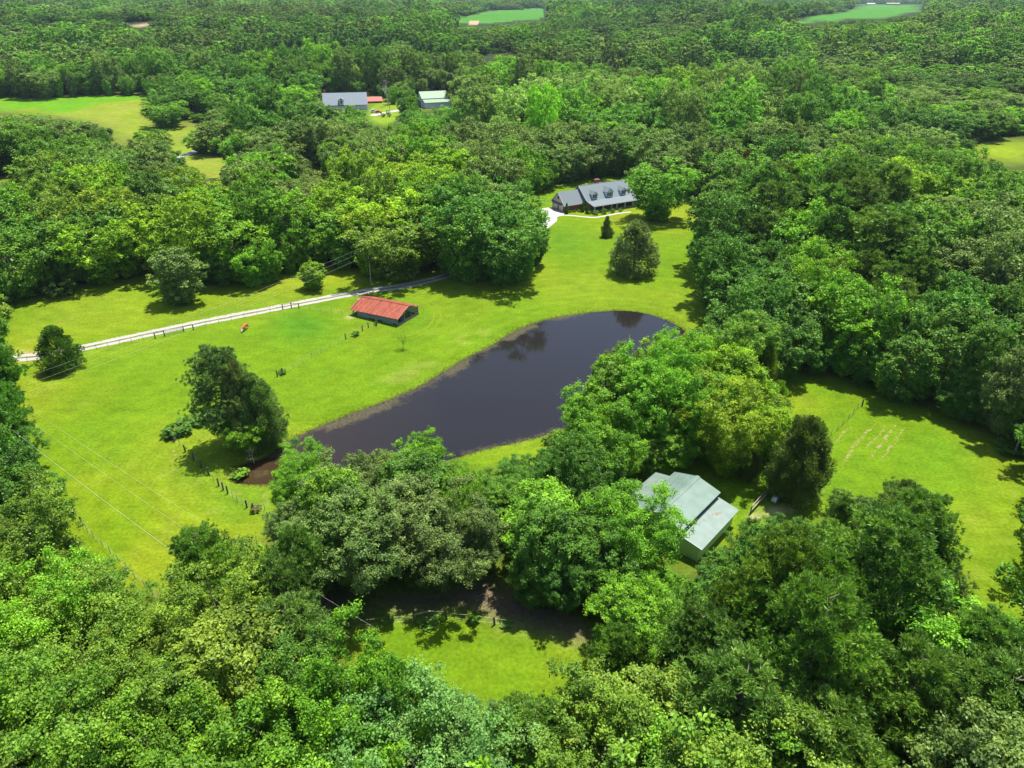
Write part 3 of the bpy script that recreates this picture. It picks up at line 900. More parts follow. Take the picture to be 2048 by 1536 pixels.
crop = cls([[(-10,196),(130,194),(285,190),(287,197),(200,206),(128,230),(90,223),(60,213),(-10,224)]]).astype(float)
dry = cls([FIELD5, FIELD1, FIELD2, FIELD3, FIELD4]).astype(float); dry = np.clip(blur(dry, 2, 2) * 2., 0, 1)
rfld = np.clip(blur(cls([RFIELD]).astype(float), 2, 1) * 1.6, 0, 1)
farg = cls([FAR1, FAR2]).astype(float); tan = cls(TAN).astype(float)
nA = fnoise(GX / 22., GY / 22., 31, 3); nB = fnoise(GX / 6., GY / 6., 41, 3); nC = fnoise(GX / 60., GY / 60., 51, 2)
col = np.zeros(GX.shape + (3,))
col[:] = (.030, .042, .014)
def paint(w, c):
    global col
    w = w[..., None] if w.ndim == 2 else w
    col = col * (1 - w) + np.array(c) * w
g1 = np.array((.105, .170, .0048)); g2 = np.array((.145, .190, .008)); g3 = np.array((.066, .148, .006))
mixA = smooth(.40, .66, nA)[..., None]; mixC = smooth(.42, .62, nC)[..., None]
grass = g1 * (1 - mixA) + g2 * mixA
grass = grass * (1 - .38 * (1 - mixC)) + g3 * .38 * (1 - mixC)
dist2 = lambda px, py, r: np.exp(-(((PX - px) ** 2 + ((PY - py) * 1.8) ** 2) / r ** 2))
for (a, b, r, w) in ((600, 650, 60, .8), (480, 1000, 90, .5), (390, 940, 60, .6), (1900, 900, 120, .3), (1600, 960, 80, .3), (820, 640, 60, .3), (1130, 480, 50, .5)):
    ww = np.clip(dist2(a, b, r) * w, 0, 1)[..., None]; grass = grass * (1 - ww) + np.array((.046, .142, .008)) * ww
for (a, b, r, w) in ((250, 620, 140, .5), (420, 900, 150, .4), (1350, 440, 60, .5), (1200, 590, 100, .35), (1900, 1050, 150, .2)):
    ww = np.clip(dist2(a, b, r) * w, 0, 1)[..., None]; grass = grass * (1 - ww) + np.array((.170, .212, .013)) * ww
# worn straw-coloured patches on the pond bank
bank = np.exp(-((seg_dist(GX, GY, [flat(700, 800), flat(840, 735), flat(960, 665)], False) - 0) / 2.6) ** 2) * smooth(.5, .62, nB)
grass = grass * (1 - .22 * bank[..., None]) + np.array((.27, .23, .07)) * .22 * bank[..., None]
# mowing passes that follow the pond, and fading straight passes elsewhere
sdm = seg_dist(GX, GY, POND)
stripe = np.sin(sdm * 2 * np.pi / 3.4 + 3 * nC) * np.exp(-(sdm / 34.) ** 2)
stripe = stripe + .6 * np.sin((GX * .35 + GY * .94) * 2 * np.pi / 4.2 + 4 * nA) * (1 - np.exp(-(sdm / 34.) ** 2))
grass = grass * (1 + .085 * stripe * (.3 + 1.2 * nC))[..., None]
weedy = smooth(.60, .72, fnoise(GX / 3.1, GY / 3.1, 61, 3))[..., None]
grass = grass * (1 - .20 * weedy) + np.array((.050, .135, .008)) * .20 * weedy
straw = smooth(.66, .76, fnoise(GX / 2.2, GY / 2.2, 71, 3))[..., None] * smooth(.45, .6, nA)[..., None]
grass = grass * (1 - .2 * straw) + np.array((.24, .21, .05)) * .2 * straw
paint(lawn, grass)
paint(yard, (.14, .21, .013))
dryc = np.array((.148, .200, .015)) * (1 - smooth(.45, .6, nB)[..., None] * .25) + np.array((.24, .18, .06)) * smooth(.45, .6, nB)[..., None] * .25
paint(dry, dryc); paint(crop, (.088, .215, .008)); paint(rfld, (.155, .215, .010)); paint(farg, (.052, .165, .018)); paint(tan, (.34, .24, .14))
dirt = cls([[(620,1170),(700,1185),(780,1180),(850,1188),(905,1178),(950,1158),(1010,1160),(1100,1200),(1190,1262),(1180,1290),(1080,1262),(960,1228),(900,1212),(820,1232),(740,1240),(680,1252),(640,1240),(610,1200)]]).astype(float)
dirt = blur(dirt, 1, 2)
paint(dirt * (.45 + .5 * smooth(.3, .6, nB)), (.125, .090, .062))
orange = (np.exp(-((PX - 60) / 55.) ** 2 - ((PY - 712) / 9.) ** 2))
paint(np.clip(orange, 0, 1), (.29, .20, .09))
for (a, b, ra, rb, w) in ((1555, 1022, 26, 9, .9), (1590, 1012, 12, 6, .6), (1510, 1035, 12, 7, .8), (1560, 1000, 30, 6, .3), (1640, 905, 5, 22, .7), (1640, 960, 3, 60, .3), (700, 634, 8, 3, .8), (530, 1000, 4, 18, .2)):
    paint(np.clip(np.exp(-((PX - a) / ra) ** 2 - ((PY - b) / rb) ** 2) * w * (.5 + nB), 0, 1), (.38, .30, .16))
sdp = np.full(GX.shape, -50.); mk = (GX > -60) & (GX < 60) & (GY > 75) & (GY < 175); sdp[mk] = pond_sd(GX[mk], GY[mk])
paint(np.clip(smooth(-.9, .1, sdp), 0, 1), (.060, .045, .022))
me = bpy.data.meshes.new("ground")
ny, nx = GX.shape
me.vertices.add(nx * ny); me.vertices.foreach_set("co", np.stack([GX, GY, GZ], -1).astype(np.float32).reshape(-1))
ii = (np.arange(ny - 1)[:, None] * nx + np.arange(nx - 1)[None]).ravel()
F = np.stack([ii, ii + 1, ii + nx + 1, ii + nx], 1).astype(np.int32)
me.loops.add(F.size); me.loops.foreach_set("vertex_index", F.reshape(-1))
me.polygons.add(len(F)); me.polygons.foreach_set("loop_start", np.arange(0, F.size, 4, dtype=np.int32))
me.polygons.foreach_set("use_smooth", np.ones(len(F), bool))
ca = me.attributes.new("ground_tint", 'FLOAT_COLOR', 'POINT'); ca.data.foreach_set("color", np.concatenate([col, np.ones(col.shape[:2] + (1,))], -1).astype(np.float32).reshape(-1))
me.update()
def ground_material():
    m = bpy.data.materials.new("ground"); m.use_nodes = True; nt = m.node_tree; L = nt.links; b = nt.nodes["Principled BSDF"]
    at = nt.nodes.new("ShaderNodeAttribute"); at.attribute_name = "ground_tint"
    tc = nt.nodes.new("ShaderNodeTexCoord")
    out = at.outputs["Color"]
    for sc, lo, hi, det in ((2.0, .70, 1.30, 7), (.30, .84, 1.16, 6), (.05, .90, 1.10, 4)):
        n = nt.nodes.new("ShaderNodeTexNoise"); n.inputs["Scale"].default_value = sc; n.inputs["Detail"].default_value = det; n.inputs["Roughness"].default_value = .65
        L.new(tc.outputs["Object"], n.inputs["Vector"])
        mr = nt.nodes.new("ShaderNodeMapRange"); mr.inputs[1].default_value = .3; mr.inputs[2].default_value = .7; mr.inputs[3].default_value = lo; mr.inputs[4].default_value = hi
        L.new(n.outputs["Fac"], mr.inputs[0])
        mx = nt.nodes.new("ShaderNodeMix"); mx.data_type = 'RGBA'; mx.blend_type = 'MULTIPLY'; mx.inputs[0].default_value = 1
        L.new(out, mx.inputs[6]); L.new(mr.outputs[0], mx.inputs[7]); out = mx.outputs[2]
    # streaky mowing texture
    mp = nt.nodes.new("ShaderNodeMapping"); mp.inputs["Rotation"].default_value = (0, 0, .9); mp.inputs["Scale"].default_value = (.16, .8, 1)
    L.new(tc.outputs["Object"], mp.inputs[0])
    n = nt.nodes.new("ShaderNodeTexNoise"); n.inputs["Scale"].default_value = 1.; n.inputs["Detail"].default_value = 3; L.new(mp.outputs[0], n.inputs["Vector"])
    mr = nt.nodes.new("ShaderNodeMapRange"); mr.inputs[1].default_value = .3; mr.inputs[2].default_value = .7; mr.inputs[3].default_value = .93; mr.inputs[4].default_value = 1.06
    L.new(n.outputs["Fac"], mr.inputs[0])
    mx = nt.nodes.new("ShaderNodeMix"); mx.data_type = 'RGBA'; mx.blend_type = 'MULTIPLY'; mx.inputs[0].default_value = 1
    L.new(out, mx.inputs[6]); L.new(mr.outputs[0], mx.inputs[7]); out = mx.outputs[2]
    L.new(out, b.inputs["Base Color"]); b.inputs["Roughness"].default_value = 1.; b.inputs["Specular IOR Level"].default_value = .05
    bn = nt.nodes.new("ShaderNodeTexNoise"); bn.inputs["Scale"].default_value = 3.5; bn.inputs["Detail"].default_value = 4; L.new(tc.outputs["Object"], bn.inputs["Vector"])
    bp = nt.nodes.new("ShaderNodeBump"); bp.inputs["Strength"].default_value = .6; bp.inputs["Distance"].default_value = .12
    L.new(bn.outputs["Fac"], bp.inputs["Height"]); L.new(bp.outputs[0], b.inputs["Normal"])
    return m
ground = new_obj("ground", me, None, ground_material()); tag(ground, kind='structure')

# ------------------------------------------------------------------ pond water
wx = np.arange(-60, 60, .8); wy = np.arange(76, 172, .8)
WX, WY = np.meshgrid(wx, wy); SD = pond_sd(WX, WY)
keep = (SD > -1.6)
fk = keep[:-1, :-1] & keep[1:, :-1] & keep[:-1, 1:] & keep[1:, 1:]
idm = -np.ones(WX.shape, int); used = np.zeros(WX.shape, bool)
used[:-1, :-1] |= fk; used[1:, :-1] |= fk; used[:-1, 1:] |= fk; used[1:, 1:] |= fk
idm[used] = np.arange(used.sum())
jj, kk = np.nonzero(fk)
wf = [(idm[j, k], idm[j, k + 1], idm[j + 1, k + 1], idm[j + 1, k]) for j, k in zip(jj, kk)]
me = bpy.data.meshes.new("water"); me.from_pydata([(a, b, WATER_Z) for a, b in zip(WX[used], WY[used])], [], wf)
a = me.attributes.new("shore", 'FLOAT', 'POINT')
# algae shelves hug the north-west shore and the shallow left end
ux = WX[used]; uy = WY[used]; sd = SD[used]
wpx, wpy, _ = proj(ux, uy, WATER_Z)
north = 1 - smooth(-1.5, 3.5, uy - np.interp(ux, [-45, -20, 0, 20], [93, 108, 135, 152]) * 0 - 0) * 0
shelf = np.exp(-np.clip(seg_dist(ux, uy, [flat(p[0], p[1], WATER_Z) for p in POND_PX[3:20]], False), 0, 99) / 2.6) * (.62 + .6 * smooth(.38, .6, fnoise(ux / 5., uy / 5., 8, 2)))
shelf *= np.interp(wpx, [560, 700, 900, 1080, 1200], [1., 1.15, 1.15, 1., .35])
left = np.exp(-((wpx - 525) / 42.) ** 2 - ((wpy - 948) / 15.) ** 2) * .62
south = .7 * np.exp(-np.clip(seg_dist(ux, uy, [flat(p[0], p[1], WATER_Z) for p in POND_PX[29:34]], False), 0, 99) / 2.0) * .9
alg = np.clip(np.maximum(np.maximum(shelf, left), south), 0, 1)
a.data.foreach_set("value", alg.astype(np.float32)); me.update()
sh = me.attributes.new("shallow", 'FLOAT', 'POINT'); sh.data.foreach_set("value", np.clip(np.interp(wpx, [460, 540, 640, 900], [1, .7, .25, 0]), 0, 1).astype(np.float32))
def water_material():
    m = bpy.data.materials.new("pond_water"); m.use_nodes = True; nt = m.node_tree; L = nt.links; b = nt.nodes["Principled BSDF"]
    at = nt.nodes.new("ShaderNodeAttribute"); at.attribute_name = "shore"
    a2 = nt.nodes.new("ShaderNodeAttribute"); a2.attribute_name = "shallow"
    tc = nt.nodes.new("ShaderNodeTexCoord")
    n = nt.nodes.new("ShaderNodeTexNoise"); n.inputs["Scale"].default_value = .8; n.inputs["Detail"].default_value = 8; n.inputs["Roughness"].default_value = .7
    L.new(tc.outputs["Object"], n.inputs["Vector"])
    ad = nt.nodes.new("ShaderNodeMath"); ad.operation = 'ADD'; L.new(at.outputs["Fac"], ad.inputs[0]); L.new(n.outputs["Fac"], ad.inputs[1])
    mr = nt.nodes.new("ShaderNodeMapRange"); mr.inputs[1].default_value = .88; mr.inputs[2].default_value = 1.22
    L.new(ad.outputs[0], mr.inputs[0])
    c0 = nt.nodes.new("ShaderNodeMix"); c0.data_type = 'RGBA'; c0.inputs[6].default_value = (.013, .011, .011, 1); c0.inputs[7].default_value = (.045, .027, .011, 1)
    L.new(a2.outputs["Fac"], c0.inputs[0])
    n2 = nt.nodes.new("ShaderNodeTexNoise"); n2.inputs["Scale"].default_value = 2.2; n2.inputs["Detail"].default_value = 6; L.new(tc.outputs["Object"], n2.inputs["Vector"])
    cr = nt.nodes.new("ShaderNodeValToRGB"); cr.color_ramp.elements[0].position = .38; cr.color_ramp.elements[1].position = .62
    cr.color_ramp.elements[0].color = (.026, .022, .011, 1); cr.color_ramp.elements[1].color = (.070, .058, .022, 1)
    L.new(n2.outputs["Fac"], cr.inputs[0])
    c1 = nt.nodes.new("ShaderNodeMix"); c1.data_type = 'RGBA'; L.new(mr.outputs[0], c1.inputs[0]); L.new(c0.outputs[2], c1.inputs[6]); L.new(cr.outputs[0], c1.inputs[7])
    L.new(c1.outputs[2], b.inputs["Base Color"])
    rr = nt.nodes.new("ShaderNodeMapRange"); rr.inputs[3].default_value = .07; rr.inputs[4].default_value = .6; L.new(mr.outputs[0], rr.inputs[0]); L.new(rr.outputs[0], b.inputs["Roughness"])
    b.inputs["IOR"].default_value = 1.333
    b.inputs["Specular IOR Level"].default_value = .45
    wv = nt.nodes.new("ShaderNodeTexNoise"); wv.inputs["Scale"].default_value = 2.2; wv.inputs["Detail"].default_value = 3; L.new(tc.outputs["Object"], wv.inputs["Vector"])
    bp = nt.nodes.new("ShaderNodeBump"); bp.inputs["Strength"].default_value = .05; bp.inputs["Distance"].default_value = .05
    L.new(wv.outputs["Fac"], bp.inputs["Height"]); L.new(bp.outputs[0], b.inputs["Normal"])
    return m
water = new_obj("pond_water", me, None, water_material()); tag(water, kind='structure')

# dark sedge fringe along the waterline
m_ = (np.abs(SD + .45) < .5); ex_, ey_ = WX[m_], WY[m_]
pp = np.stack([np.repeat(ex_, 7), np.repeat(ey_, 7)], 1) + R_.uniform(-.5, .5, (len(ex_) * 7, 2))
zz = gz_full(pp[:, 0], pp[:, 1])
Dv = unit(R_.normal(size=(len(pp), 3)) * .5 + np.array([0, 0, 1.]))
Vv = blades(np.stack([pp[:, 0], pp[:, 1], zz], 1), Dv, .34, .05, R_)
o = new_obj("shore_sedge", quads_mesh("shore_sedge", Vv, R_.uniform(0, 1, len(Vv)), M['leaf'])); o["tint"] = [.06, .085, .02]
tag(o, 'thin dark fringe of sedge growing along the pond edge', 'sedge', kind='stuff')

# ------------------------------------------------------------------ gravel drive, walks, worn strips
print("objects")
M['gravel'] = noisy("gravel", (0.251, 0.236, 0.205), (0.380, 0.361, 0.327), 5, 1, .1, 6)
M['gravelmix'] = noisy("gravel_and_weeds", (.10, .15, .02), (.42, .38, .30), 3, 1, .1, 6, thr=(.4, .6))
M['concrete'] = noisy("concrete", (0.334, 0.323, 0.296), (0.426, 0.410, 0.380), 1.2, .9, .2)
M['road'] = noisy("pale_road", (0.342, 0.342, 0.334), (0.418, 0.418, 0.410), 1.2, .9, .2)
M['weeds'] = noisy("drive_weeds", (.07, .10, .012), (.17, .16, .09), 2.2, 1, .1, 6, thr=(.42, .62))
M['soil'] = noisy("dry_soil", (.10, .16, .006), (.22, .19, .075), 1.6, 1, .1, 8, thr=(.47, .60))

def resample(pts, step):
    out = [pts[0]]; 
    for a, b in zip(pts, pts[1:]):
        L = math.hypot(b[0] - a[0], b[1] - a[1]); n = max(1, int(L / step))
        for i in range(1, n + 1): out.append((a[0] + (b[0] - a[0]) * i / n, a[1] + (b[1] - a[1]) * i / n))
    return out
def ribbon(name, pts, w, zoff, material, off=0., rag=.12, step=.8, seed=1, wfun=None):
    p = np.array(resample(pts, step)); t = np.gradient(p, axis=0); t = t / (np.linalg.norm(t, axis=1, keepdims=True) + 1e-9)
    nn = np.stack([-t[:, 1], t[:, 0]], 1)
    s = np.arange(len(p)) * step
    ww = w * (np.ones(len(p)) if wfun is None else wfun(np.linspace(0, 1, len(p))))
    a = p + nn * (off + ww / 2 + (fnoise(s * .9, s * 0, seed) - .5) * rag * 2)[:, None]; b = p + nn * (off - ww / 2 + (fnoise(s * .9, s * 0 + 9, seed) - .5) * rag * 2)[:, None]
    V = []; Fc = []
    za = gz(a[:, 0], a[:, 1]); zb = gz(b[:, 0], b[:, 1])
    for i in range(len(p)):
        V += [(a[i, 0], a[i, 1], za[i] + zoff), (b[i, 0], b[i, 1], zb[i] + zoff)]
        if i: Fc.append((2 * i - 2, 2 * i - 1, 2 * i + 1, 2 * i))
    me = bpy.data.meshes.new(name); me.from_pydata(V, [], Fc); me.update()
    return new_obj(name, me, None, material)
drive_px = [(-60,735),(10,718),(90,712),(165,696),(250,678),(350,656),(450,636),(550,617),(650,597),(740,581),(800,574),(860,561),(905,548),(960,528),(1010,500),(1050,474),(1085,456),(1100,444)]
drive = chaikin([flat(*p) for p in drive_px], 2, False)
tag(ribbon("gravel_drive", drive, 3.4, .012, M['gravel'], rag=.18), kind='structure')
tag(ribbon("drive_weeds", drive, .75, .018, M['weeds'], rag=.22, seed=4), kind='structure')
tag(ribbon("drive_verge", drive, .35, .017, M['gravelmix'], off=1.72, rag=.3, seed=5), kind='structure')
M['track'] = noisy("worn_grass", (.112, .178, .005), (.140, .195, .010), 1.4, 1, .05, 6)
for k, (a, off) in enumerate(((0, 0), (1, 1.5))):
    arc = chaikin([flat(790 , 583 - 0), flat(815, 592), flat(850, 604), flat(870, 622), flat(868, 640), flat(850, 660), flat(815, 672)], 2, False)
    tag(ribbon("tyre_track", arc, .35, .010 + .001 * k, M['track'], off=off, rag=.12, seed=31 + k), kind='structure')
def sheet(name, px, z, material, it=2):
    P = chaikin([flat(*p) for p in px], it)
    me = bpy.data.meshes.new(name); me.from_pydata([(p[0], p[1], z) for p in P], [], [tuple(range(len(P)))]); me.update()
    if me.polygons[0].normal.z < 0: me.flip_normals()
    return tag(new_obj(name, me, None, material), kind='structure')
sheet("concrete_apron", [(1066,428),(1072,418),(1108,414),(1113,417),(1129,426.5),(1128,431),(1112,434),(1116,440),(1104,450),(1094,458),(1076,460),(1090,444),(1092,434),(1080,430)], .024, M['concrete'])
tag(ribbon("garden_walk", chaikin([flat(*p) for p in [(1120,430),(1145,431),(1170,434),(1190,435.5),(1215,431),(1240,426),(1262,424)]], 2, False), 1.1, .026, M['concrete'], rag=.02), kind='structure')
rp = [G(px, py)[:2] for px, py in [(340,322),(360,315),(380,307),(398,301),(430,292)]]
tag(ribbon("far_road", rp, 4.2, .12, M['road'], rag=.05, step=3), kind='structure')
rp = [G(px, py)[:2] for px, py in [(744,232),(758,228),(775,225),(800,221)]]
tag(ribbon("far_driveway", rp, 5.0, .15, M['concrete'], rag=.1, step=3), kind='structure')
rows = [[(1683,931),(1700,905),(1722,875),(1752,848)],[(1722,910),(1740,890),(1762,866),(1770,850)],[(1738,918),(1755,896),(1772,875),(1790,850)],[(1760,920),(1778,898),(1795,875),(1808,855)],[(1658,898),(1672,884),(1686,868),(1702,852)]]
wrow = [.5, .3, .4, .42, .4]
for r, w in zip(rows, wrow):
    tag(ribbon("soil_furrow", chaikin([flat(*p) for p in r], 1, False), w, .014, M['soil'], rag=.32, step=.5, seed=int(r[0][0]), wfun=lambda u: .5 + .8 * np.sin(np.pi * u)), kind='structure')
for a, b, w, sd_ in (((60,792),(122,768),.5,3),((80,800),(140,778),.35,4),((343,900),(380,932),.45,5),((640,905),(636,940),1.2,6)):
    tag(ribbon("bare_soil", [flat(*a), flat(*b)], w, .015, M['soil'], rag=.3, step=.5, seed=sd_, wfun=lambda u: .3 + .9 * np.sin(np.pi * u)), kind='structure')

# ------------------------------------------------------------------ building materials
M['shingle'] = noisy("grey_shingles", (0.129, 0.156, 0.163), (0.171, 0.199, 0.207), 9, .9, .2, 5)
M['brick'] = noisy("red_brick", (.24, .060, .040), (.36, .095, .062), 7, .9, .2, 5)
M['siding'] = mat("pale_blue_siding", (.50, .62, .68), .7)
M['cream'] = mat("cream_siding", (0.547, 0.517, 0.426), .7)
M['white'] = mat("white_paint", (0.593, 0.593, 0.578), .6)
M['dark'] = mat("dark_recess", (.012, .012, .014), .9)
M['shutter'] = mat("black_shutter", (.02, .022, .03), .6)
M['glass'] = mat("window_glass", (.03, .04, .05), .1, 0, .6)
M['groof'] = noisy("green_metal_roof", (.125, .185, .150), (.160, .225, .185), .6, .55, .3, 5)
M['grooflow'] = noisy("weathered_green_roof", (.150, .205, .175), (.190, .245, .215), .8, .6, .3, 5)
M['gwall'] = noisy("light_green_siding", (.44, .64, .24), (.50, .72, .28), .6, .7, .3)
M['rust'] = noisy("rust_stain", (.40, .46, .40), (.34, .16, .08), 1.5, .9, .1, 6, thr=(.4, .65))
M['redroof'] = noisy("red_metal_roof", (.20, .048, .026), (.33, .080, .038), 1.4, .6, .3, 7, stretch=(1, .25, 1))
M['redroof2'] = noisy("stained_red_roof", (.15, .038, .024), (.28, .066, .034), 1.8, .65, .3, 7, stretch=(1, .25, 1))
M['oldwood'] = noisy("old_grey_boards", (.13, .15, .16), (.30, .33, .34), 3, .9, .2, 5, stretch=(.2, 1, 4))
M['post'] = noisy("fence_wood", (.06, .05, .04), (.15, .13, .11), 8, .9, .2)
M['rail'] = noisy("pale_rails", (.22, .18, .13), (.42, .36, .28), 8, .9, .2)
M['steel'] = mat("fence_steel", (.10, .16, .10), .6, .3)
M['wire'] = mat("wire", (.30, .30, .28), .5, .6)
M['galv'] = mat("galvanised", (.45, .47, .48), .4, .7)
M['shrub'] = M['leaf']

def house():
    t = thing('brick_house', 'red brick house with long grey shingle roof, three dormers and a white-columned porch', 'house', (28.66, 241.45, 0), math.radians(29.5))
    MB().prism([(2.4, -.3), (15, -.3), (15, 3.0), (9.6, 7.1), (4.1, 3.05), (2.4, 3.0)], .3, 20.2).build('wall', M['brick'], t)
    for x0, x1 in ((.22, .30), (20.2, 20.28)):
        MB().prism([(4.2, 3.1), (14.9, 3.0), (9.6, 7.15)], x0, x1).build('gable_siding', M['siding'], t)
    rf = MB().slab([(-.3, 3.9, 3.2), (20.8, 3.9, 3.2), (20.8, 9.6, 7.5), (-.3, 9.6, 7.5)], .22).slab([(-.3, 9.603, 7.5), (20.8, 9.603, 7.5), (20.8, 15.7, 2.95), (-.3, 15.7, 2.95)], .22).build('roof', M['shingle'], t)
    MB().box(-.31, 20.81, 9.5, 9.7, 7.47, 7.55).build('ridge_cap', M['shingle'], rf)
    for x in (-.36, 20.8):
        MB().prism([(3.9, 3.0), (9.6, 7.3), (9.6, 7.52), (3.9, 3.22)], x, x + .06).build('rake_board', M['white'], rf)
    MB().slab([(-.9, -.9, 2.55), (21.3, -.9, 2.55), (16.4, 3.85, 3.32), (4.2, 3.85, 3.32)], .14).slab([(-.9, -.9, 2.547), (4.2, 3.85, 3.317), (-.3, 3.95, 3.15)], .14).slab([(21.3, -.9, 2.547), (20.8, 3.95, 3.15), (16.4, 3.85, 3.317)], .14).build('porch_roof', M['shingle'], t)
    MB().box(-.85, 21.25, -.96, -.9, 2.3, 2.52).build('gutter', M['white'], t)
    MB().box(.1, 20.4, -.35, 2.4, -.3, .45).build('porch_floor', mat("porch_grey", (.22, .22, .24), .7), t)
    col = MB().box(-.13, .13, -.13, .13, .45, 2.42).box(-.19, .19, -.19, .19, .45, .62).box(-.18, .18, -.18, .18, 2.28, 2.42).mesh('column', M['white'])
    for x in (.3, 3.9, 7.6, 9.9, 13.5, 17.0, 20.2): new_obj('column', col, t).location = (x, -.12, 0)
    stp = MB()
    for k in range(3): stp.box(7.7, 9.8, -.35 - .33 * (k + 1), -.35 - .33 * k, -.3, .45 - .15 * (k + 1))
    stp.build('steps', noisy("brick_steps", (.30, .13, .09), (.42, .22, .16), 6), t)
    wf = MB().box(-.65, .65, -.05, 0, 0, 1.5)
    wme = wf.mesh('window', M['white']); 
    gme = MB().box(-.52, -.03, -.075, -.05, .12, .72).box(.03, .52, -.075, -.05, .12, .72).box(-.52, -.03, -.075, -.05, .8, 1.4).box(.03, .52, -.075, -.05, .8, 1.4).mesh('pane', M['glass'])
    sme = MB().box(-.2, .2, -.06, 0, 0, 1.5).mesh('shutter', M['shutter'])
    def window(x, y, z, par, sx=1., sz=1., shut=True):
        w = new_obj('window', wme, par); w.location = (x, y, z); w.scale = (sx, 1, sz)
        if par is t:
            g = new_obj('pane', gme, w)
            if shut:
                for s in (-1, 1): q = new_obj('shutter', sme, w); q.location = (s * .87, 0, 0)
        else:
            g = new_obj('pane', gme, par); g.location = (x, y, z); g.scale = (sx, 1, sz)
            for s in (-1, 1):
                q = new_obj('shutter', sme, par); q.location = (x + s * (.65 * sx + .2), y, z); q.scale = (1, 1, sz)
        return w
    for x in (2.3, 5.7, 12.0, 15.5, 18.6): window(x, 2.4, 1.0, t)
    d = MB().box(8.3, 9.3, 2.33, 2.4, .45, 2.55).build('door', M['white'], t)
    MB().box(8.42, 9.18, 2.3, 2.33, .55, 2.1).build('door_panel', mat("door_dark", (.05, .03, .03), .5), d)
    for cx, w, hh, wsx in ((3.3, 2.0, 2.7, .72), (9.8, 2.7, 3.2, 1.15), (15.9, 2.0, 2.7, .72)):
        z0 = 3.5; h2 = w / 2; ez = z0 + hh - h2 * .95; pz = z0 + hh; yf = 4.25
        fy = lambda z: 3.9 + (z - 3.2) / .754
        dm = MB()
        dm.poly([(cx - h2, yf, z0), (cx + h2, yf, z0), (cx + h2, yf, ez), (cx, yf, pz - .1), (cx - h2, yf, ez),
                 (cx - h2, fy(ez) + .3, ez), (cx + h2, fy(ez) + .3, ez), (cx, fy(pz) + .2, pz - .1)],
                [(0, 1, 2, 3, 4), (0, 4, 5), (1, 6, 2), (4, 3, 7, 5), (3, 2, 6, 7)])
        dmo = dm.build('dormer', M['siding'], t)
        o_ = .22
        e2 = h2 + o_; ezz = ez - o_ * .95
        MB().slab([(cx - e2, yf - .25, ezz), (cx, yf - .25, pz), (cx, fy(pz) + .15, pz), (cx - e2, fy(ezz) - .05, ezz)], .1).slab([(cx + .002, yf - .25, pz), (cx + e2, yf - .25, ezz), (cx + e2, fy(ezz) - .05, ezz), (cx + .002, fy(pz) + .15, pz)], .1).build('dormer_roof', M['shingle'], dmo)
        window(cx, yf, z0 + .35, dmo, wsx, .86)
    ch = MB().box(8.1, 9.8, 10.9, 12.0, 4.5, 8.3).build('chimney', M['brick'], t)
    MB().box(8.02, 9.88, 10.82, 12.08, 8.3, 8.45).box(8.5, 9.4, 11.2, 11.7, 8.45, 8.7).build('chimney_cap', noisy("cap", (.25, .10, .08), (.35, .18, .14), 5), ch)
    # garage wing
    MB().prism([(5.8, -.3), (13.4, -.3), (13.4, 2.5), (9.6, 6.0), (5.8, 2.5)], -8.6, .297).build('garage_wall', M['brick'], t)
    MB().prism([(5.75, 2.62), (13.45, 2.62), (9.6, 6.1)], -8.68, -8.602).build('garage_gable', M['cream'], t)
    MB().box(-8.74, -8.68, 9.2, 10.0, 3.9, 4.8).build('gable_vent', M['shutter'], t)
    gr = MB().slab([(-9.0, 5.1, 2.25), (.2, 5.1, 2.25), (.2, 9.6, 6.35), (-9.0, 9.6, 6.35)], .18).slab([(-9.0, 9.603, 6.35), (.2, 9.603, 6.35), (.2, 14.1, 2.25), (-9.0, 14.1, 2.25)], .18).build('garage_roof', M['shingle'], t)
    MB().prism([(5.1, 2.05), (9.6, 6.15), (14.1, 2.05), (14.1, 2.25), (9.6, 6.37), (5.1, 2.25)], -9.06, -9.0).build('rake_board', M['white'], gr)
    MB().slab([(-9.5, 5.4, 2.35), (-8.69, 5.4, 2.75), (-8.69, 13.8, 2.75), (-9.5, 13.8, 2.35)], .1).build('pent_roof', M['shingle'], t)
    for y in (6.5, 10.1):
        g = MB().box(-8.66, -8.6, y, y + 2.7, 0, 2.15).build('garage_door', M['white'], t)
        for k in range(4): MB().box(-8.68, -8.66, y + .08, y + 2.62, .06 + k * .53, .53 + k * .53).build('door_panel', M['white'], g)
    return t
house()

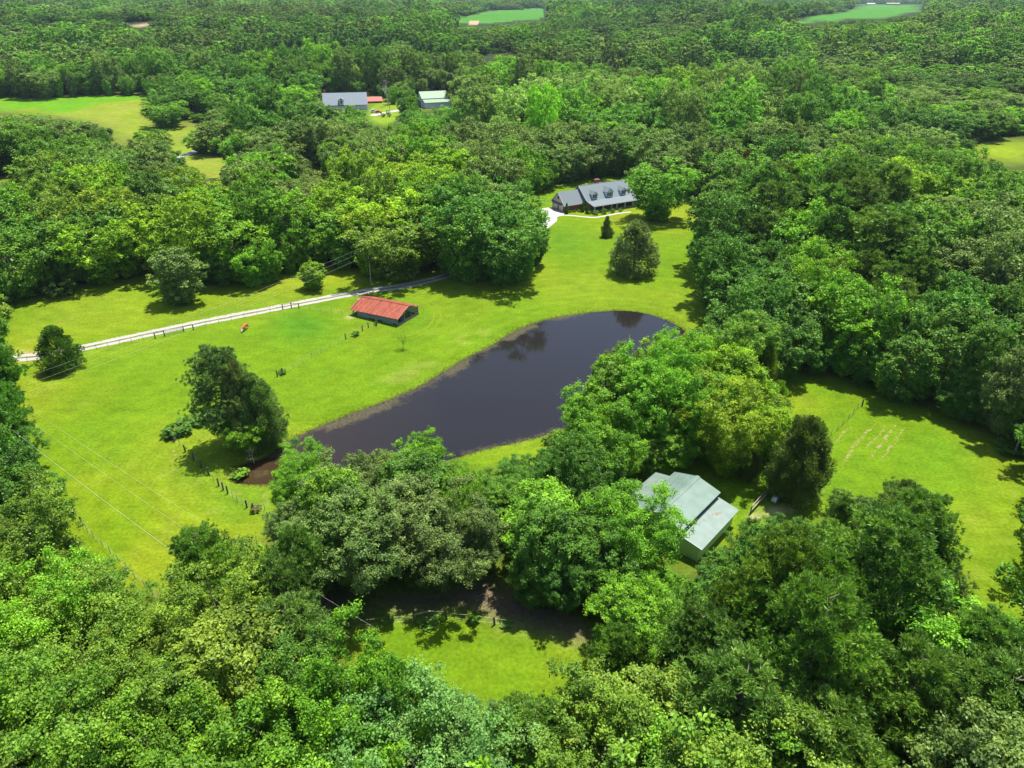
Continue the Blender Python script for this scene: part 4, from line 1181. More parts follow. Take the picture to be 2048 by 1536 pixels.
def green_barn():
    a = math.radians(-41.5)
    t = thing('green_metal_barn', 'pale green metal barn with raised centre roof and lean-to bays among the trees', 'barn', (24.5, 68.83, 0), a)
    L = 10.2
    # local x = across (v), y = back (u)
    w = MB().box(-.0, -.08, 0, L, -.3, 2.45)
    w.box(-12.6, -12.52, 2.0, L, -.3, 2.45).box(-12.6, 0, L - .08, L, -.3, 2.5)
    w.prism([(-4.14, -.3), (-.08, -.3), (-.08, 2.5), (-2.66, 2.98), (-2.66, 3.9), (-4.14, 4.3)], 0, .08, axis='y')
    w.prism([(-9.8, -.3), (-7.4, -.3), (-7.4, 4.62), (-9.8, 3.85)], 0, .08, axis='y')
    w.prism([(-7.4, 3.2), (-4.14, 3.2), (-4.14, 4.3), (-6.2, 4.88), (-7.4, 4.62)], 0, .08, axis='y')
    w.box(-12.6, -9.8, 2.0, 2.08, -.3, 2.5)
    wall = w.build('wall', M['gwall'], t)
    MB().box(-2.74, -2.68, .08, L - .1, 2.9, 3.85).box(-9.76, -9.7, .08, L - .1, 2.9, 3.85).build('clerestory', mat("blue_grey_band", (.06, .08, .11), .7), t)
    bat = MB().box(-.03, .03, -.03, 0, 0, 1).mesh('wall_rib', M['gwall'])
    for x in np.arange(-4.0, 0, .31):
        top = 2.45 + (-.08 - x) * .19 if x > -2.66 else 3.9 - (x + 2.66) * .27
        q = new_obj('wall_rib', bat, wall); q.location = (x, -.003, 0); q.scale = (1, 1, min(top, 3.9) - .05)
    for x in (-4.14, -.06): MB().box(x - .06, x + .06, -.06, -.0035, -.1, 2.4 if x > -1 else 4.1).build('corner_trim', mat("trim_green", (.45, .55, .40), .6), wall)
    zr = (4.85, 5.3)
    def slope(name, x0, z0, x1, z1, y0, y1, m, r_=True):
        o = MB().slab([(x0, y0, z0), (x1, y0, z1), (x1, y1, z1), (x0, y1, z0)], .06).build(name, m, t)
        Ls = math.hypot(x1 - x0, z1 - z0); an = math.atan2(z1 - z0, x1 - x0)
        rm = MB().box(0.02, Ls - .02, -.022, .022, 0, .035).mesh('roof_rib', m)
        for y in np.arange(y0 + .16, y1 - .05, .31):
            q = new_obj('roof_rib', rm, o); q.location = (x0, y, z0 + .002); q.rotation_euler = (0, -an, 0)
        return o
    slope('roof', -2.5, 4.12, -6.2, 5.12, -.35, L + .3, M['groof']).name = 'roof'
    slope('roof', -9.9, 4.12, -6.203, 5.12, -.35, L + .3, M['groof'])
    lo = slope('lean_to_roof', .55, 2.62, -2.68, 3.2, -.3, L + .25, M['grooflow'])
    slope('lean_to_roof', -12.9, 2.62, -9.77, 3.2, 1.8, L + .25, M['grooflow'])
    MB().prism([(-6.55, 5.06), (-6.2, 5.2), (-5.85, 5.06), (-5.85, 5.10), (-6.2, 5.24), (-6.55, 5.10)], -.36, L + .31, axis='y').build('ridge_cap', M['groof'], t)
    for (x0, z0, x1, z1) in ((-2.5, 4.12, -6.2, 5.12), (-9.9, 4.12, -6.2, 5.12), (.55, 2.62, -2.68, 3.2)):
        MB().slab([(x0, -.40, z0 + .05), (x1, -.40, z1 + .05), (x1, -.352, z1 + .05), (x0, -.352, z0 + .05)], .2).build('rake_trim', mat("rake_pale", (.55, .62, .55), .5), t)
    for (x, y, r) in ((-1.3, 7.2, .38), (-1.9, 4.7, .2), (-1.05, 7.7, .22), (-1.6, 6.7, .16)):
        n = 9; z = lambda xx: 2.62 + (.55 - xx) * (.58 / 3.23) + .012
        P_ = [(x + r * random.uniform(.6, 1.1) * math.cos(k * 2 * math.pi / n), y + r * 1.2 * random.uniform(.6, 1.1) * math.sin(k * 2 * math.pi / n)) for k in range(n)]
        MB().slab([(p[0], p[1], z(p[0])) for p in P_], .004).build('rust_patch', mat("rust", (.21, .17, .13), .9), lo)
    MB().box(-9.7, -2.8, .3, L - .2, -.02, .03).build('barn_floor', mat("barn_dirt", (.09, .07, .05), 1), t)
    for x in (-7.4, -9.8, -4.14): MB().box(x - .08, x + .08, 4.8, 5.0, 0, 3.9).build('post', M['post'], t)
green_barn()

def red_barn():
    t = thing('red_roofed_barn', 'low open-ended barn with red metal roof and grey board sides on the lawn', 'barn', (-26.2, 145.1, 0), math.radians(-28.74))
    # local x: to the right end (0), left = -13; y: back
    L = 12.9; W = 8.1; dz = lambda x: .03 * x
    zE, zR, yR = 2.05, 3.6, 4.05
    frame = MB()
    for x in (0, -3.2, -6.4, -9.6, -12.9):
        for y in (.08, W - .1): frame.box(x - .09, x + .09, y - .09, y + .09, -.3, zE + dz(x))
    for x in (0, -12.9):
        for y in (2.7, 5.3): frame.box(x - .07, x + .07, y - .07, y + .07, -.3, 2.5 + dz(x))
    frame.build('frame', M['oldwood'], t)
    pm = [MB().box(0, 1, -.03, 0, 0, .30).mesh('board', M['oldwood']), MB().box(0, 1, -.03, 0, 0, .30).mesh('board', noisy("old_boards_pale", (.12, .14, .15), (.26, .28, .29), 3, .9, .2, 5, stretch=(.2, 1, 4)))]
    rg = random.Random(5)
    for k in range(5):                                       # near long side, boards one by one
        x = -11.6
        while x < -.15:
            ln = min(rg.uniform(2.4, 4.), -.1 - x)
            if ln < .4: break
            if not (k == 0 and rg.random() < .45):
                q = new_obj('board', pm[rg.random() < .35], t); q.location = (x, -.05 + rg.uniform(-.02, .01), .12 + k * .35 + dz(x)); q.scale = (ln - .03, 1, 1.06)
                q.rotation_euler = (0, rg.uniform(-.006, .006) - .03, 0)
            x += ln
    for k in range(5):
        q = new_obj('board', pm[0], t); q.location = (-12.8, W + .02, .1 + k * .36 - .3); q.scale = (12.6, 1, 1)
    for x in np.linspace(-12.6, -.3, 5): pass
    MB().prism([(.1, 2.0), (W - .1, 2.0), (yR, 3.45), ], -.05, -.02).build('gable_boards', M['oldwood'], t).location = (-12.6, 0, -.4)
    gb = MB().prism([(1.7, 2.45), (yR, 3.42), (6.5, 2.45)], -.1, -.06).build('gable_boards', noisy("grey_blue_boards", (.14, .17, .19), (.30, .34, .36), 3, .9), t)
    MB().tube((.0, .6, 1.75), (.0, 7.4, 2.5), .09, .09, 5).build('brace', M['rail'], t)
    MB().tube((.0, 5.3, 1.5), (.0, 7.9, 1.1), .07, .07, 5).build('brace', M['rail'], t)
    MB().box(-12.5, -.2, 2.7, 2.76, .0, 1.7).build('inner_wall', M['oldwood'], t)
    MB().box(-.5, .35, .1, W - .2, -.02, .06).build('sill', M['rail'], t)
    n = 19; x0 = -13.5; x1 = .55
    for side in (0, 1):
        ya, yb = (-.55, yR) if side == 0 else (W + .55, yR + .004)
        for k in range(n):
            a = x0 + (x1 - x0) * k / n; b = x0 + (x1 - x0) * (k + 1) / n
            j = rg.uniform(0, .02)
            MB().slab([(a + .012, ya + (rg.uniform(-.05, .05) if 1 else 0), zE - .18 + dz(a) + j), (b - .012, ya, zE - .18 + dz(b) + j), (b - .012, yb, zR + dz(b) + j), (a + .012, yb, zR + dz(a) + j)], .05).build('roof_panel', M['redroof2'] if rg.random() < .35 else M['redroof'], t)
    seam = MB()
    for k in range(n + 1):
        a = x0 + (x1 - x0) * k / n
        seam.slab([(a - .02, -.55, zE - .14 + dz(a)), (a + .02, -.55, zE - .14 + dz(a)), (a + .02, yR, zR + .045 + dz(a)), (a - .02, yR, zR + .045 + dz(a))], .05)
    seam.build('roof_seams', M['redroof'], t)
    MB().slab([(x0, yR - .22, zR - .02 + dz(x0) + .05), (x1, yR - .22, zR - .02 + dz(x1) + .05), (x1, yR + .005, zR + .08 + dz(x1)), (x0, yR + .005, zR + .08 + dz(x0))], .03) \
        .slab([(x0, yR + .006, zR + .08 + dz(x0)), (x1, yR + .006, zR + .08 + dz(x1)), (x1, yR + .22, zR + .03 + dz(x1)), (x0, yR + .22, zR + .03 + dz(x0))], .03).build('ridge_cap', M['redroof2'], t)
    for x in (x1 + .003, x0 - .053):
        MB().prism([(-.57, zE - .34 + dz(x)), (yR, zR - .1 + dz(x)), (W + .57, zE - .34 + dz(x)), (W + .57, zE - .15 + dz(x)), (yR, zR + .06 + dz(x)), (-.57, zE - .15 + dz(x))], x, x + .05).build('rake_trim', mat("weathered_pink", (.55, .25, .20), .7), t)
    MB().box(x0 + .02, x0 + .12, 2.2, 3.7, 3.0, 3.03).build('bare_metal_strip', M['white'], t).location = (.1, 0, -.12)
red_barn()

def far_gable(name, label, cat, px, py, L, W, e, r, rz, wall, roof, extra=None, parts=True):
    x, y, z = G(px, py)
    t = thing(name, label, cat, (x, y, z), math.radians(rz))
    MB().prism([(-W / 2, -1), (W / 2, -1), (W / 2, e), (0, r - .1), (-W / 2, e)], -L / 2, L / 2).build('wall', wall, t)
    k = (r - e) / (W / 2); o_ = .6
    MB().slab([(-L / 2 - .5, -W / 2 - o_, e - k * o_ + .1), (L / 2 + .5, -W / 2 - o_, e - k * o_ + .1), (L / 2 + .5, 0, r), (-L / 2 - .5, 0, r)], .2).slab([(-L / 2 - .5, .003, r), (L / 2 + .5, .003, r), (L / 2 + .5, W / 2 + o_, e - k * o_ + .1), (-L / 2 - .5, W / 2 + o_, e - k * o_ + .1)], .2).build('roof', roof, t)
    if extra: extra(t)
    return t
M['bluegrey'] = noisy("blue_grey_shingle", (0.152, 0.179, 0.201), (0.190, 0.217, 0.239), 2, .9)
def ex_house(t):
    for x in (-2.5,):
        d = MB().prism([(-9.5, 3.2), (-3.0, 3.2), (-3.0, 6.3), (-9.5, 6.3)], x - 1.4, x + 1.4).build('dormer', M['white'], t)
        MB().box(x - .6, x + .6, -9.56, -9.5, 3.9, 5.6).build('window', M['glass'], d)
        MB().slab([(x - 1.8, -9.8, 6.1), (x, -9.8, 7.3), (x, -2, 7.3), (x - 1.8, -3, 6.1)], .1).slab([(x + .003, -9.8, 7.3), (x + 1.8, -9.8, 6.1), (x + 1.8, -3, 6.1), (x + .003, -2, 7.3)], .1).build('dormer_roof', M['bluegrey'], d)
    MB().box(-13.5, -12, 1, 2.4, 5, 11.2).build('chimney', M['brick'], t)
far_gable('grey_roofed_house', 'distant white house with a long blue-grey roof half hidden by trees', 'house', 692, 216, 28, 17, 3.2, 9.6, 12, M['white'], M['bluegrey'], ex_house)
def ex_barn(t):
    MB().slab([(-9, -12.2, 3.4), (9, -12.2, 3.4), (9, -6.4, 4.9), (-9, -6.4, 4.9)], .2).build('lean_to_roof', mat("pale_green_metal", (.19, .27, .18), .6), t)
    MB().box(-8.6, 8.6, -11.6, -6.1, -1, 3.2).build('lean_to_wall', M['white'], t)
    MB().box(-9.06, -9.0, -1.4, 1.4, 0, 3).build('door', M['shutter'], t)
far_gable('white_barn', 'distant white barn with a pale green metal roof and lean-to', 'barn', 866, 211, 18, 12, 5.6, 9.2, 22, mat("pale_blue_wall", (.60, .66, .74), .6), mat("pale_green_metal", (.19, .27, .17), .6), ex_barn)
far_gable('small_red_shed', 'small distant shed with a rounded red roof between house and white barn', 'shed', 749, 205, 10, 5, 1.6, 3.8, 14, mat("shed_red", (.30, .07, .05), .8), mat("coral_roof", (.42, .10, .07), .6))
far_gable('red_shed', 'distant shed with a red roof at the edge of the far clearing', 'shed', 1016, 187, 11, 6, 2.2, 4.2, 10, mat("shed_wall", (.45, .12, .1), .8), mat("coral_roof", (.42, .11, .08), .6))
far_gable('long_white_shed', 'tiny white shed on the far green field near the horizon', 'shed', 1741, 9.5, 30, 9, 3.5, 5.5, 4, M['white'], M['white'])
far_gable('tan_shed', 'long tan shed beside the white one on the far green field', 'shed', 1785, 9, 50, 10, 3.5, 5.5, 2, mat("tan_wall", (.45, .33, .22), .8), mat("tan_roof", (.5, .4, .3), .7))

def car(px, py, rz, rgb, label):
    x, y, z = G(px, py); t = thing('parked_car', label, 'car', (x, y, z + .2), math.radians(rz), 'cars parked at the far house')
    p = mat("car_paint", rgb, .3, 0, .6)
    b = MB(); b.prism([(-2.2, .35), (2.2, .35), (2.25, .8), (1.9, 1.0), (-2.1, 1.05), (-2.25, .8)], -.9, .9, axis='y'); b.build('body', p, t)
    c = MB(); c.prism([(-1.7, 1.05), (1.1, 1.0), (.5, 1.55), (-1.2, 1.6)], -.8, .8, axis='y'); c.build('cabin', M['glass'], t)
    MB().box(-1.15, .45, -.78, .78, 1.6, 1.64).build('roof', p, t)
    wh = MB().tube((0, -.1, 0), (0, .1, 0), .36, .36, 12).mesh('wheel', M['shutter'])
    for a in (-1.4, 1.4):
        for b_ in (-.85, .85): new_obj('wheel', wh, t).location = (a, b_, .36)
car(757, 227, 15, (.45, .01, .01), 'red car parked on the far driveway')
car(747, 225, 40, (.7, .7, .72), 'white car parked behind the red one on the far driveway')

# ------------------------------------------------------------------ shrubs and small plants
SHR = cedar("s", 91, 5200, .10, 2.0, 1.0, low=.0, power=.35)[0]
SHR2 = broad("s", 92, 4200, .09, 2.0, 1.1, .0, 26, .7)[0]
COLM = cedar("s", 93, 5200, .10, 4.0, .7, low=.0, power=.45)[0]
def shrub(px, py, w, h, me, colr, label, name='shrub', cat='shrub', group=None, nom=(2.0, 1.0)):
    x, y, z = G(px, py); t = thing(name, label, cat, (x, y, z), random.uniform(0, 6), group)
    t.scale = (w / nom[1] / 2, w / nom[1] / 2, h / nom[0])
    c = new_obj('foliage', me, t); c["tint"] = list(PAL[colr])
gS = 'rounded shrubs in front of the porch'
for px, py, w, lab in ((1191,429.5,1.9,'round clipped shrub at the left corner of the porch'),(1208,428,2.1,'largest round clipped shrub, before the second porch column'),(1224.5,425.5,1.7,'round clipped shrub just left of the porch steps'),(1241.5,423.5,1.5,'round clipped shrub just right of the porch steps'),(1179,428,1.5,'small round shrub by the left end of the porch'),):
    shrub(px, py, w, w * .85, SHR2, 'brt', lab, 'round_shrub', 'shrub', gS, (2.0, 1.1))
for px, py, w, lab in ((1140,425,1.2,'low shrub against the garage wall, leftmost'),(1149,424.5,1.2,'low shrub in the middle of the garage wall'),(1158,423.5,1.3,'low shrub at the right of the garage wall')):
    shrub(px, py, w, w * .7, SHR2, 'mid', lab, 'low_shrub', 'shrub', 'low shrubs along the garage wall', (2.0, 1.1))
for px, py, h, lab in ((1133,427.5,3.9,'narrow columnar evergreen at the garage corner'),(1165,424,3.6,'narrow columnar evergreen where garage meets house'),(1174,427,3.9,'narrow columnar evergreen left of the porch')):
    shrub(px, py, 1.5, h, COLM, 'drk', lab, 'columnar_evergreen', 'shrub', 'columnar evergreens by the house', (4.0, .7))
gB = 'brush grown into the pasture fence'
for px, py, w, h, lab in ((356,868,4.2,1.9,'dark brush at the pasture fence corner'),(338,876,2.2,1.7,'dark tangle on the outer fence corner post'),(385,848,4.2,1.3,'low dark brush along the fence left of the pond pines'),(410,838,4.0,1.4,'dark brush beside the pond pines'),
                          (711,672,1.6,1.2,'leafy brush in the fence left of the red barn posts'),(565,748,1.6,1.0,'small tangle of brush on the fence right of the pond pines'),(512,1021,1.6,1.0,'brownish brush at the lower end of the pasture fence')):
    shrub(px, py, w, h, SHR2, 'drk' if px != 512 else 'rus', lab, 'brush', 'brush', gB, (2.0, 1.1))
for px, py, w, h, c_, lab in ((947,1243,1.5,1.6,'mid','small green bush on the fence line of the small meadow'),(120,592,6.5,4.,'gry','rounded grey-green bush at the foot of the wood left of the lawn'),(1170,352,3,2.,'mid','bush behind the brick house'),
                              (860,1247,2.6,.5,'mid','low weeds under the wooden rail of the small meadow'),(775,1240,1.5,.4,'mid','low weeds left of the wooden rail of the small meadow'),(1012,1247,1.6,.4,'mid','low weeds at the single post of the small meadow'),
                              (2015,900,4.5,1.2,'drk','low bushes at the edge of the right lawn'),(480,952,2.5,.9,'brt','low grassy bush at the tip of the pond'),(752,650,.9,1.0,'mid','leafy tuft on the fence post nearest the red barn')):
    shrub(px, py, w, h, SHR2, c_, lab, 'bush', 'bush', None, (2.0, 1.1))
for px, py, lab in ((767,234,'tiny dark shrub on the far house lawn'),(779,233,'second tiny shrub on the far house lawn'),(776,228,'yellow shrub beside the far driveway')):
    shrub(px, py, 2.4, 2.4, SHR2, 'drk' if 'dark' in lab or 'second' in lab else 'yel', lab, 'far_shrub', 'shrub', None, (2.0, 1.1))
# young tree on the lawn
x, y, z = G(806, 698); t = thing('sapling', 'thin sparse young tree on the lawn below the red barn', 'tree', (x, y, z))
sb = MB(); sb.tube((0, 0, -.1), (.1, 0, 1.6), .07, .05, 5)
rg = random.Random(9); tips = []
for k in range(9):
    a = k * 2.4; e = Vector((math.cos(a) * rg.uniform(.5, 1.1), math.sin(a) * rg.uniform(.5, 1.1), rg.uniform(2.0, 3.0))); sb.tube((.1, 0, 1.2 + .05 * k), e, .035, .01, 4); tips.append(e)
sb.build('trunk', M['bark'], t)
rn = np.random.RandomState(4); tp = np.array(tips)[rn.randint(0, 9, 900)] + rn.normal(size=(900, 3)) * np.array([.34, .34, .3])
c = new_obj('crown', quads_mesh("crown", cards(tp, unit(rn.normal(size=(900, 3)) + [0, 0, .6]), .07, .045, rn), rn.uniform(0, 1, 900), M['leaf']), t); c["tint"] = list(PAL['yel'])

# bare trees
for px, py, ty, i, lab in ((2030,905,838,0,'dead grey branching tree at the right edge above the lawn'),(212,345,288,1,'bare grey tree among the crowns below the dry upper field'),(683,412,358,2,'bare grey snag rising in the wood left of the house'),
                           (776,212,158,0,'tall bare grey tree beside the far house lawn'),(322,338,300,2,'bare grey branches beside the lone tree of the upper field'),(508,925,893,1,'fallen dead branches at the foot of the pond pines')):
    x, y, z, h = H_from_top(px, py, ty)
    t = thing('bare_tree', lab, 'bare tree', (x, y, z), px % 6)
    t.scale = (h / 6.,) * 3
    new_obj('trunk', BARE[i], t)

# ------------------------------------------------------------------ fences
def fence(name, label, pxs, thick, h=1.2, wires=3, steel=False, wood=True, extra=None):
    P_ = [flat(*p) for p in pxs]
    t = thing(name, label, 'fence', (P_[0][0], P_[0][1], 0))
    O = Vector((P_[0][0], P_[0][1], 0))
    pw = MB().tube((0, 0, -.2), (0, 0, 1), .14, .12, 6).mesh('post', M['post']); ps = MB().tube((0, 0, -.2), (0, 0, 1), .035, .035, 4).mesh('post', M['steel'])
    for i, p in enumerate(P_):
        w = thick[i] if isinstance(thick, (list, tuple)) else thick
        q = new_obj('post', pw if w else ps, t); q.location = (p[0] - O.x, p[1] - O.y, 0); q.scale = (1, 1, h * (1.2 if w else 1.0) * random.uniform(.92, 1.08))
        q.rotation_euler = (random.uniform(-.05, .05), random.uniform(-.05, .05), 0)
    for k in range(wires):
        wm = MB(); z = h * (.3 + .65 * k / max(wires - 1, 1))
        for a, b in zip(P_, P_[1:]): wm.tube((a[0] - O.x, a[1] - O.y, z), (b[0] - O.x, b[1] - O.y, z), .008, .008, 3)
        wm.build('wire', M['wire'], t)
    return t, O
def line_pts(seq, n):
    return [(seq[0][0] + (seq[1][0] - seq[0][0]) * i / n, seq[0][1] + (seq[1][1] - seq[0][1]) * i / n) for i in range(n)]
LA = []
key = [(55,723),(170,703),(311,677),(330,673),(368,664),(387,660),(566,619),(583,616),(598,617),(706,632)]
nn_ = [4, 6, 1, 1, 1, 7, 1, 1, 5]
th = []
for a, b, n in zip(key, key[1:], nn_):
    pts_ = line_pts((a, b), n); LA += pts_; th += [1 if a[0] in (311,330,368,387,566,583,598) else 0] + [0] * (n - 1)
LA.append(key[-1]); th.append(0)
tf, O = fence('drive_fence', 'thin wire fence with wooden brace posts running along the gravel drive', LA, th)
for a, b in (((311,677),(330,673)),((368,664),(387,660)),((566,619),(583,616)),((583,616),(598,617))):
    p, q = flat(*a), flat(*b)
    MB().tube((p[0] - O.x, p[1] - O.y, 1.25), (q[0] - O.x, q[1] - O.y, 1.25), .05, .05, 5).build('brace', M['post'], tf)
gp, gq = flat(332,672.5), flat(366,664.5)
gt = thing('field_gate', 'tubular metal gate in the drive fence above the lone pines', 'gate', (gp[0], gp[1], 0), math.atan2(gq[1] - gp[1], gq[0] - gp[0]))
GL = math.hypot(gq[0] - gp[0], gq[1] - gp[1])
for z in (.25, .5, .75, 1.0, 1.2): MB().tube((.1, 0, z), (GL - .1, 0, z), .03, .03, 5).build('bar', M['galv'] if z > .3 else M['post'], gt)
for x in (.1, GL / 3, GL * 2 / 3, GL - .1): MB().tube((x, 0, .22), (x, 0, 1.22), .03, .03, 5).build('upright', M['galv'], gt)
LB = [(753,652),(737,656),(725,662),(708,671),(692,679),(677,688),(660,696),(643,706),(624,716),(606,726),(586,738),(565,749),(555,754)]
fence('pond_bank_fence', 'wire fence with dark wooden posts running from the red barn toward the pond pines', LB, [1,1,1,0,1,0,0,0,0,0,0,1,1])
LC = [(425,832),(405,842),(385,852),(362,864),(340,874),(349,884),(360,892),(371,904),(380,913),(388,921),(396,928),(403,935),(418,950),(428,962),(438,972),(447,980),(456,987),(466,996),(475,1003),(494,1015),(508,1022),(530,1020)]
fence('pasture_fence', 'wire fence turning a corner on the pasture left of the pond', LC, [0,1,0,1,1,1,0,1,0,1,0,1,1,0,1,1,1,0,0,1,1,0])
LG = [(1724,812),(1715,818),(1705,830),(1696,839),(1684,851),(1674,861),(1661,871),(1650,882),(1639,892),(1627,905)]
fence('garden_fence', 'fence of thin dark posts beside the garden rows on the right lawn', LG, [1]+[0]*9, 1.25)
LD = [(165,1051),(176,1064),(188,1077),(206,1093),(222,1108),(237,1123),(253,1139),(271,1157),(290,1174),(306,1190),(325,1208)]
fence('lower_left_fence', 'leaning wire fence in the lower left pasture corner', LD, [1,0,0,0,0,0,0,0,0,0,0], 1.3)
LE = [(640,1262),(700,1258),(760,1250),(829,1245),(859,1238),(893,1239),(940,1244),(989,1250),(1040,1258)]
te, O = fence('meadow_fence', 'fence with a wooden top rail along the shaded track above the small meadow', LE, [0,0,0,1,1,1,0,1,0], 1.2, 2)
for a, b in (((829,1245),(859,1238)),((859,1238),(893,1239))):
    p, q = flat(*a), flat(*b); MB().tube((p[0] - O.x, p[1] - O.y, 1.3), (q[0] - O.x, q[1] - O.y, 1.3), .07, .06, 6).build('rail', M['rail'], te)
LF = [(1500,1028),(1516,1010),(1533,993),(1552,974),(1566,962)]
P_ = [flat(*p) for p in LF]; tr = thing('rail_fence', 'weathered log rail fence between the green barn and the shaggy cedar', 'fence', (P_[0][0], P_[0][1], 0)); O = Vector((P_[0][0], P_[0][1], 0))
for p in P_: MB().tube((p[0] - O.x, p[1] - O.y, -.2), (p[0] - O.x + .05, p[1] - O.y, 1.5), .09, .08, 6).build('post', M['post'], tr)
for i in range(4):
    for z, dy in ((.4, 0), (.8, .12), (1.2, -.1)):
        a, b = P_[i], P_[i + 1]
        MB().tube((a[0] - O.x + dy, a[1] - O.y, z + random.uniform(-.08, .08)), (b[0] - O.x + dy, b[1] - O.y, z + random.uniform(-.08, .08)), .07, .055, 6).build('rail', M['rail'], tr)
# stock tank
x, y = flat(1549, 1006); t = thing('stock_tank', 'round grey metal stock tank tipped on its side by the rail fence', 'tank', (x, y, .02), 2.4)
mb = MB(); n = 16
A_ = [(-.35, .62 * math.cos(k * 2 * math.pi / n), .62 + .62 * math.sin(k * 2 * math.pi / n)) for k in range(n)]; B_ = [(.35, a[1], a[2]) for a in A_]
I_ = [(-.35, a[1] * .93, .62 + (a[2] - .62) * .93) for a in A_]; J_ = [(.28, a[1], a[2]) for a in I_]
mb.poly(A_ + B_ + I_ + J_, [(i, (i + 1) % n, (i + 1) % n + n, i + n) for i in range(n)] + [tuple(range(n, 2 * n))] + [(i, 2 * n + i, 2 * n + (i + 1) % n, (i + 1) % n) for i in range(n)] + [(2 * n + i, 3 * n + i, 3 * n + (i + 1) % n, 2 * n + (i + 1) % n) for i in range(n)] + [tuple(range(3 * n, 4 * n))])
mb.build('tank', M['galv'], t)
MB().tube((-.36, 0, 1.24), (-.30, 0, 1.24), .03).build('rim_knob', M['dark'], t)
# woodpile
x, y = flat(1406, 404); t = thing('woodpile', 'low pile of grey-brown logs at the top right end of the lawn', 'woodpile', (x, y, 0), .25)
lg = MB().tube((-1.6, 0, 0), (1.6, 0, 0), .17, .15, 7).mesh('log', noisy("log_wood", (.12, .09, .07), (.26, .20, .16), 5))
for r in range(4):
    for k in range(7 - r):
        q = new_obj('log', lg, t); q.location = (random.uniform(-.2, .2), -1.0 + k * .33 + r * .16, .16 + r * .28)
# pallets of dark timber left of the green barn
x, y = flat(1262, 984); t = thing('lumber_stack', 'reddish stack of boards beside the left roof of the green barn', 'lumber', (x, y, 0), -.5)
bd = MB().box(-1.4, 1.4, -.11, .11, 0, .07).mesh('board', noisy("red_boards", (.20, .08, .06), (.36, .16, .12), 5))
for r in range(6):
    for k in range(5): q = new_obj('board', bd, t); q.location = (random.uniform(-.15, .15), k * .27, r * .09)

# ------------------------------------------------------------------ utility pole and lines
px_, py_ = 743, 571
x, y, z, h = H_from_top(px_, py_, 490)
t = thing('utility_pole', 'wooden utility pole with a grey transformer beside the gravel drive', 'utility pole', (x, y, 0))
MB().tube((0, 0, -.3), (0, 0, h), .15, .11, 8).build('pole', noisy("pole_wood", (.22, .20, .17), (.36, .33, .29), 4), t)
tr_ = MB().tube((.34, 0, h - 2.7), (.34, 0, h - 1.8), .24, .24, 12).build('transformer', M['galv'], t)
MB().tube((.34, 0, h - 1.8), (.34, 0, h - 1.55), .05, .04, 6).build('bushing', M['dark'], tr_)
MB().box(-.05, .25, -.04, .04, h - 2.4, h - 2.3).build('bracket', M['galv'], t)
for k, zz in enumerate((h - .1, h - 1.2, h - 2.6)): MB().tube((0, -.12, zz - .08), (0, -.12, zz + .08), .06, .04, 6).build('insulator', M['white'], t)
def wire(a, b, sag, r, label, grp):
    mb = MB(); a = Vector(a); b = Vector(b); n = 24; pr = None
    for i in range(n + 1):
        f = i / n; p = a.lerp(b, f); p.z -= sag * 4 * f * (1 - f)
        if pr is not None: mb.tube(pr, p, r, r, 4)
        pr = p
    o = mb.build('power_line', mat("line_alu", (.36, .36, .35), .5, .3), None)
    return tag(o, label, 'power line', grp)
gw = 'power lines running left from the utility pole'
ends = [(-160, 828), (-160, 846), (-160, 862)]
for k, (zz, e, lb) in enumerate(zip((h - .1, h - 1.2, h - 2.6), ends, ('topmost power line running left from the utility pole', 'middle power line running left from the utility pole', 'lowest power line running left from the utility pole'))):
    q = G3(e[0], e[1], 7.6 - k * .8)
    wire((x, y - .12, zz), q, 1.0, .014, lb, gw)
wire(G3(20, 856, 8.), G3(760, 1395, 8.), 1.0, .016, 'thick pale power line crossing the lower left pasture', 'power lines crossing the lower left pasture')
wire(G3(40, 826, 8.5), G3(700, 1275, 8.5), .8, .009, 'thin upper line of the pair crossing the lower left pasture', 'power lines crossing the lower left pasture')
wire(G3(52, 812, 8.5), G3(760, 1262, 8.5), .8, .009, 'thin right-hand line of the pair crossing the lower left pasture', 'power lines crossing the lower left pasture')
xa, ya = flat(702, 1256)
gt_ = thing('guy_wire_anchor', 'short pole and pale guy wire at the left end of the meadow fence', 'guy wire', (xa, ya, 0))
pb = G3(560, 1150, 6.); MB().tube((0, 0, .3), (pb[0] - xa, pb[1] - ya, pb[2]), .016, .016, 4).build('wire', mat("line_alu", (.36, .36, .35), .5, .3), gt_)
MB().tube((0, 0, -.2), (0, 0, 1.0), .07, .06, 6).build('post', M['post'], gt_)
for px, py, ty, lab in ((780,224,187,'distant utility pole on the far house lawn'),(964,185,165,'distant utility pole near the far red shed')):
    x, y, z, hh = H_from_top(px, py, ty)
    t = thing('far_utility_pole', lab, 'utility pole', (x, y, z)); MB().tube((0, 0, -.5), (0, 0, hh), .22, .16, 6).build('pole', M['rail'], t); MB().box(-1.1, 1.1, -.08, .08, hh - .9, hh - .7).build('crossarm', M['rail'], t)

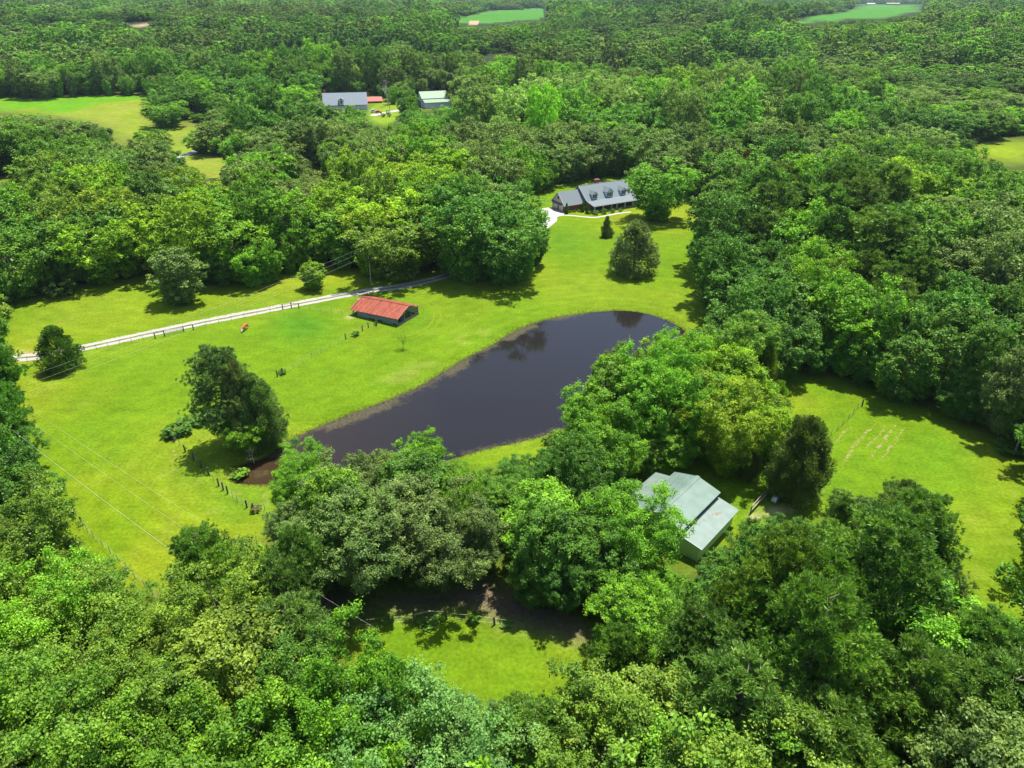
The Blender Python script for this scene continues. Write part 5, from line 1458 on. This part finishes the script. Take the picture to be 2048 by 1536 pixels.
# ------------------------------------------------------------------ cow
def cow():
    x, y = flat(491, 660)
    t = thing('cow', 'reddish brown cow with a white face grazing on the pasture', 'cow', (x, y, 0), math.radians(-99))
    V = [(-.95,0,1.18),(-.45,0,1.16),(.15,0,1.14),(.65,0,1.2),(1.05,0,1.0),(1.4,0,.62),(1.58,0,.34),(1.66,0,.16),
         (-.8,.22,.85),(-.92,.24,.52),(-.84,.24,.28),(-.84,.24,.05),(-.8,-.22,.85),(-.92,-.24,.52),(-.84,-.24,.28),(-.84,-.24,.05),
         (.62,.2,.8),(.66,.22,.42),(.64,.22,.05),(.62,-.2,.8),(.66,-.22,.42),(.64,-.22,.05),(-1.18,0,1.12),(-1.24,0,.7),(-1.22,0,.45)]
    E_ = [(0,1),(1,2),(2,3),(3,4),(4,5),(5,6),(6,7),(0,8),(8,9),(9,10),(10,11),(0,12),(12,13),(13,14),(14,15),(3,16),(16,17),(17,18),(3,19),(19,20),(20,21),(0,22),(22,23),(23,24)]
    R2 = [.34,.4,.42,.36,.26,.17,.15,.09,.2,.1,.065,.07,.2,.1,.065,.07,.16,.08,.07,.16,.08,.07,.06,.035,.05]
    me = bpy.data.meshes.new('body'); me.from_pydata(V, E_, []); me.update()
    m = bpy.data.materials.new("cow_hide"); m.use_nodes = True; nt = m.node_tree; b = nt.nodes["Principled BSDF"]; b.inputs["Roughness"].default_value = .8
    tc = nt.nodes.new("ShaderNodeTexCoord"); sp = nt.nodes.new("ShaderNodeSeparateXYZ"); nt.links.new(tc.outputs["Object"], sp.inputs[0])
    g1_ = nt.nodes.new("ShaderNodeMath"); g1_.operation = 'GREATER_THAN'; g1_.inputs[1].default_value = 1.36; nt.links.new(sp.outputs[0], g1_.inputs[0])
    l1 = nt.nodes.new("ShaderNodeMath"); l1.operation = 'LESS_THAN'; l1.inputs[1].default_value = .34; nt.links.new(sp.outputs[2], l1.inputs[0])
    mx_ = nt.nodes.new("ShaderNodeMath"); mx_.operation = 'MAXIMUM'; nt.links.new(g1_.outputs[0], mx_.inputs[0]); nt.links.new(l1.outputs[0], mx_.inputs[1])
    c_ = nt.nodes.new("ShaderNodeMix"); c_.data_type = 'RGBA'; c_.inputs[6].default_value = (.36, .085, .02, 1); c_.inputs[7].default_value = (.75, .70, .62, 1)
    nt.links.new(mx_.outputs[0], c_.inputs[0]); nt.links.new(c_.outputs[2], b.inputs["Base Color"])
    o = new_obj('body', me, t, m)
    sk = o.modifiers.new("skin", 'SKIN')
    for i, r in enumerate(R2): me.skin_vertices[0].data[i].radius = (r, r)
    me.skin_vertices[0].data[0].use_root = True
    ss = o.modifiers.new("sub", 'SUBSURF'); ss.levels = 2; ss.render_levels = 2
    for s in (-1, 1): MB().slab([(1.36, s * .12, .74), (1.30, s * .34, .76), (1.38, s * .36, .68), (1.44, s * .14, .66)], .03).build('ear', mat("ear", (.3, .08, .03), .8), t)
cow()

# ------------------------------------------------------------------ air: pale haze over the whole country
hz = MB().box(-9000, 9000, -2000, 9500, -8, 96).mesh('haze')
hm = bpy.data.materials.new("haze"); hm.use_nodes = True; hn = hm.node_tree; hn.nodes.clear()
pv = hn.nodes.new("ShaderNodeVolumePrincipled"); pv.inputs["Color"].default_value = (.68, .84, 1, 1); pv.inputs["Density"].default_value = 4.2e-5; pv.inputs["Anisotropy"].default_value = .2
ho = hn.nodes.new("ShaderNodeOutputMaterial"); hn.links.new(pv.outputs[0], ho.inputs["Volume"])
tag(new_obj('haze', hz, None, hm), kind='stuff')
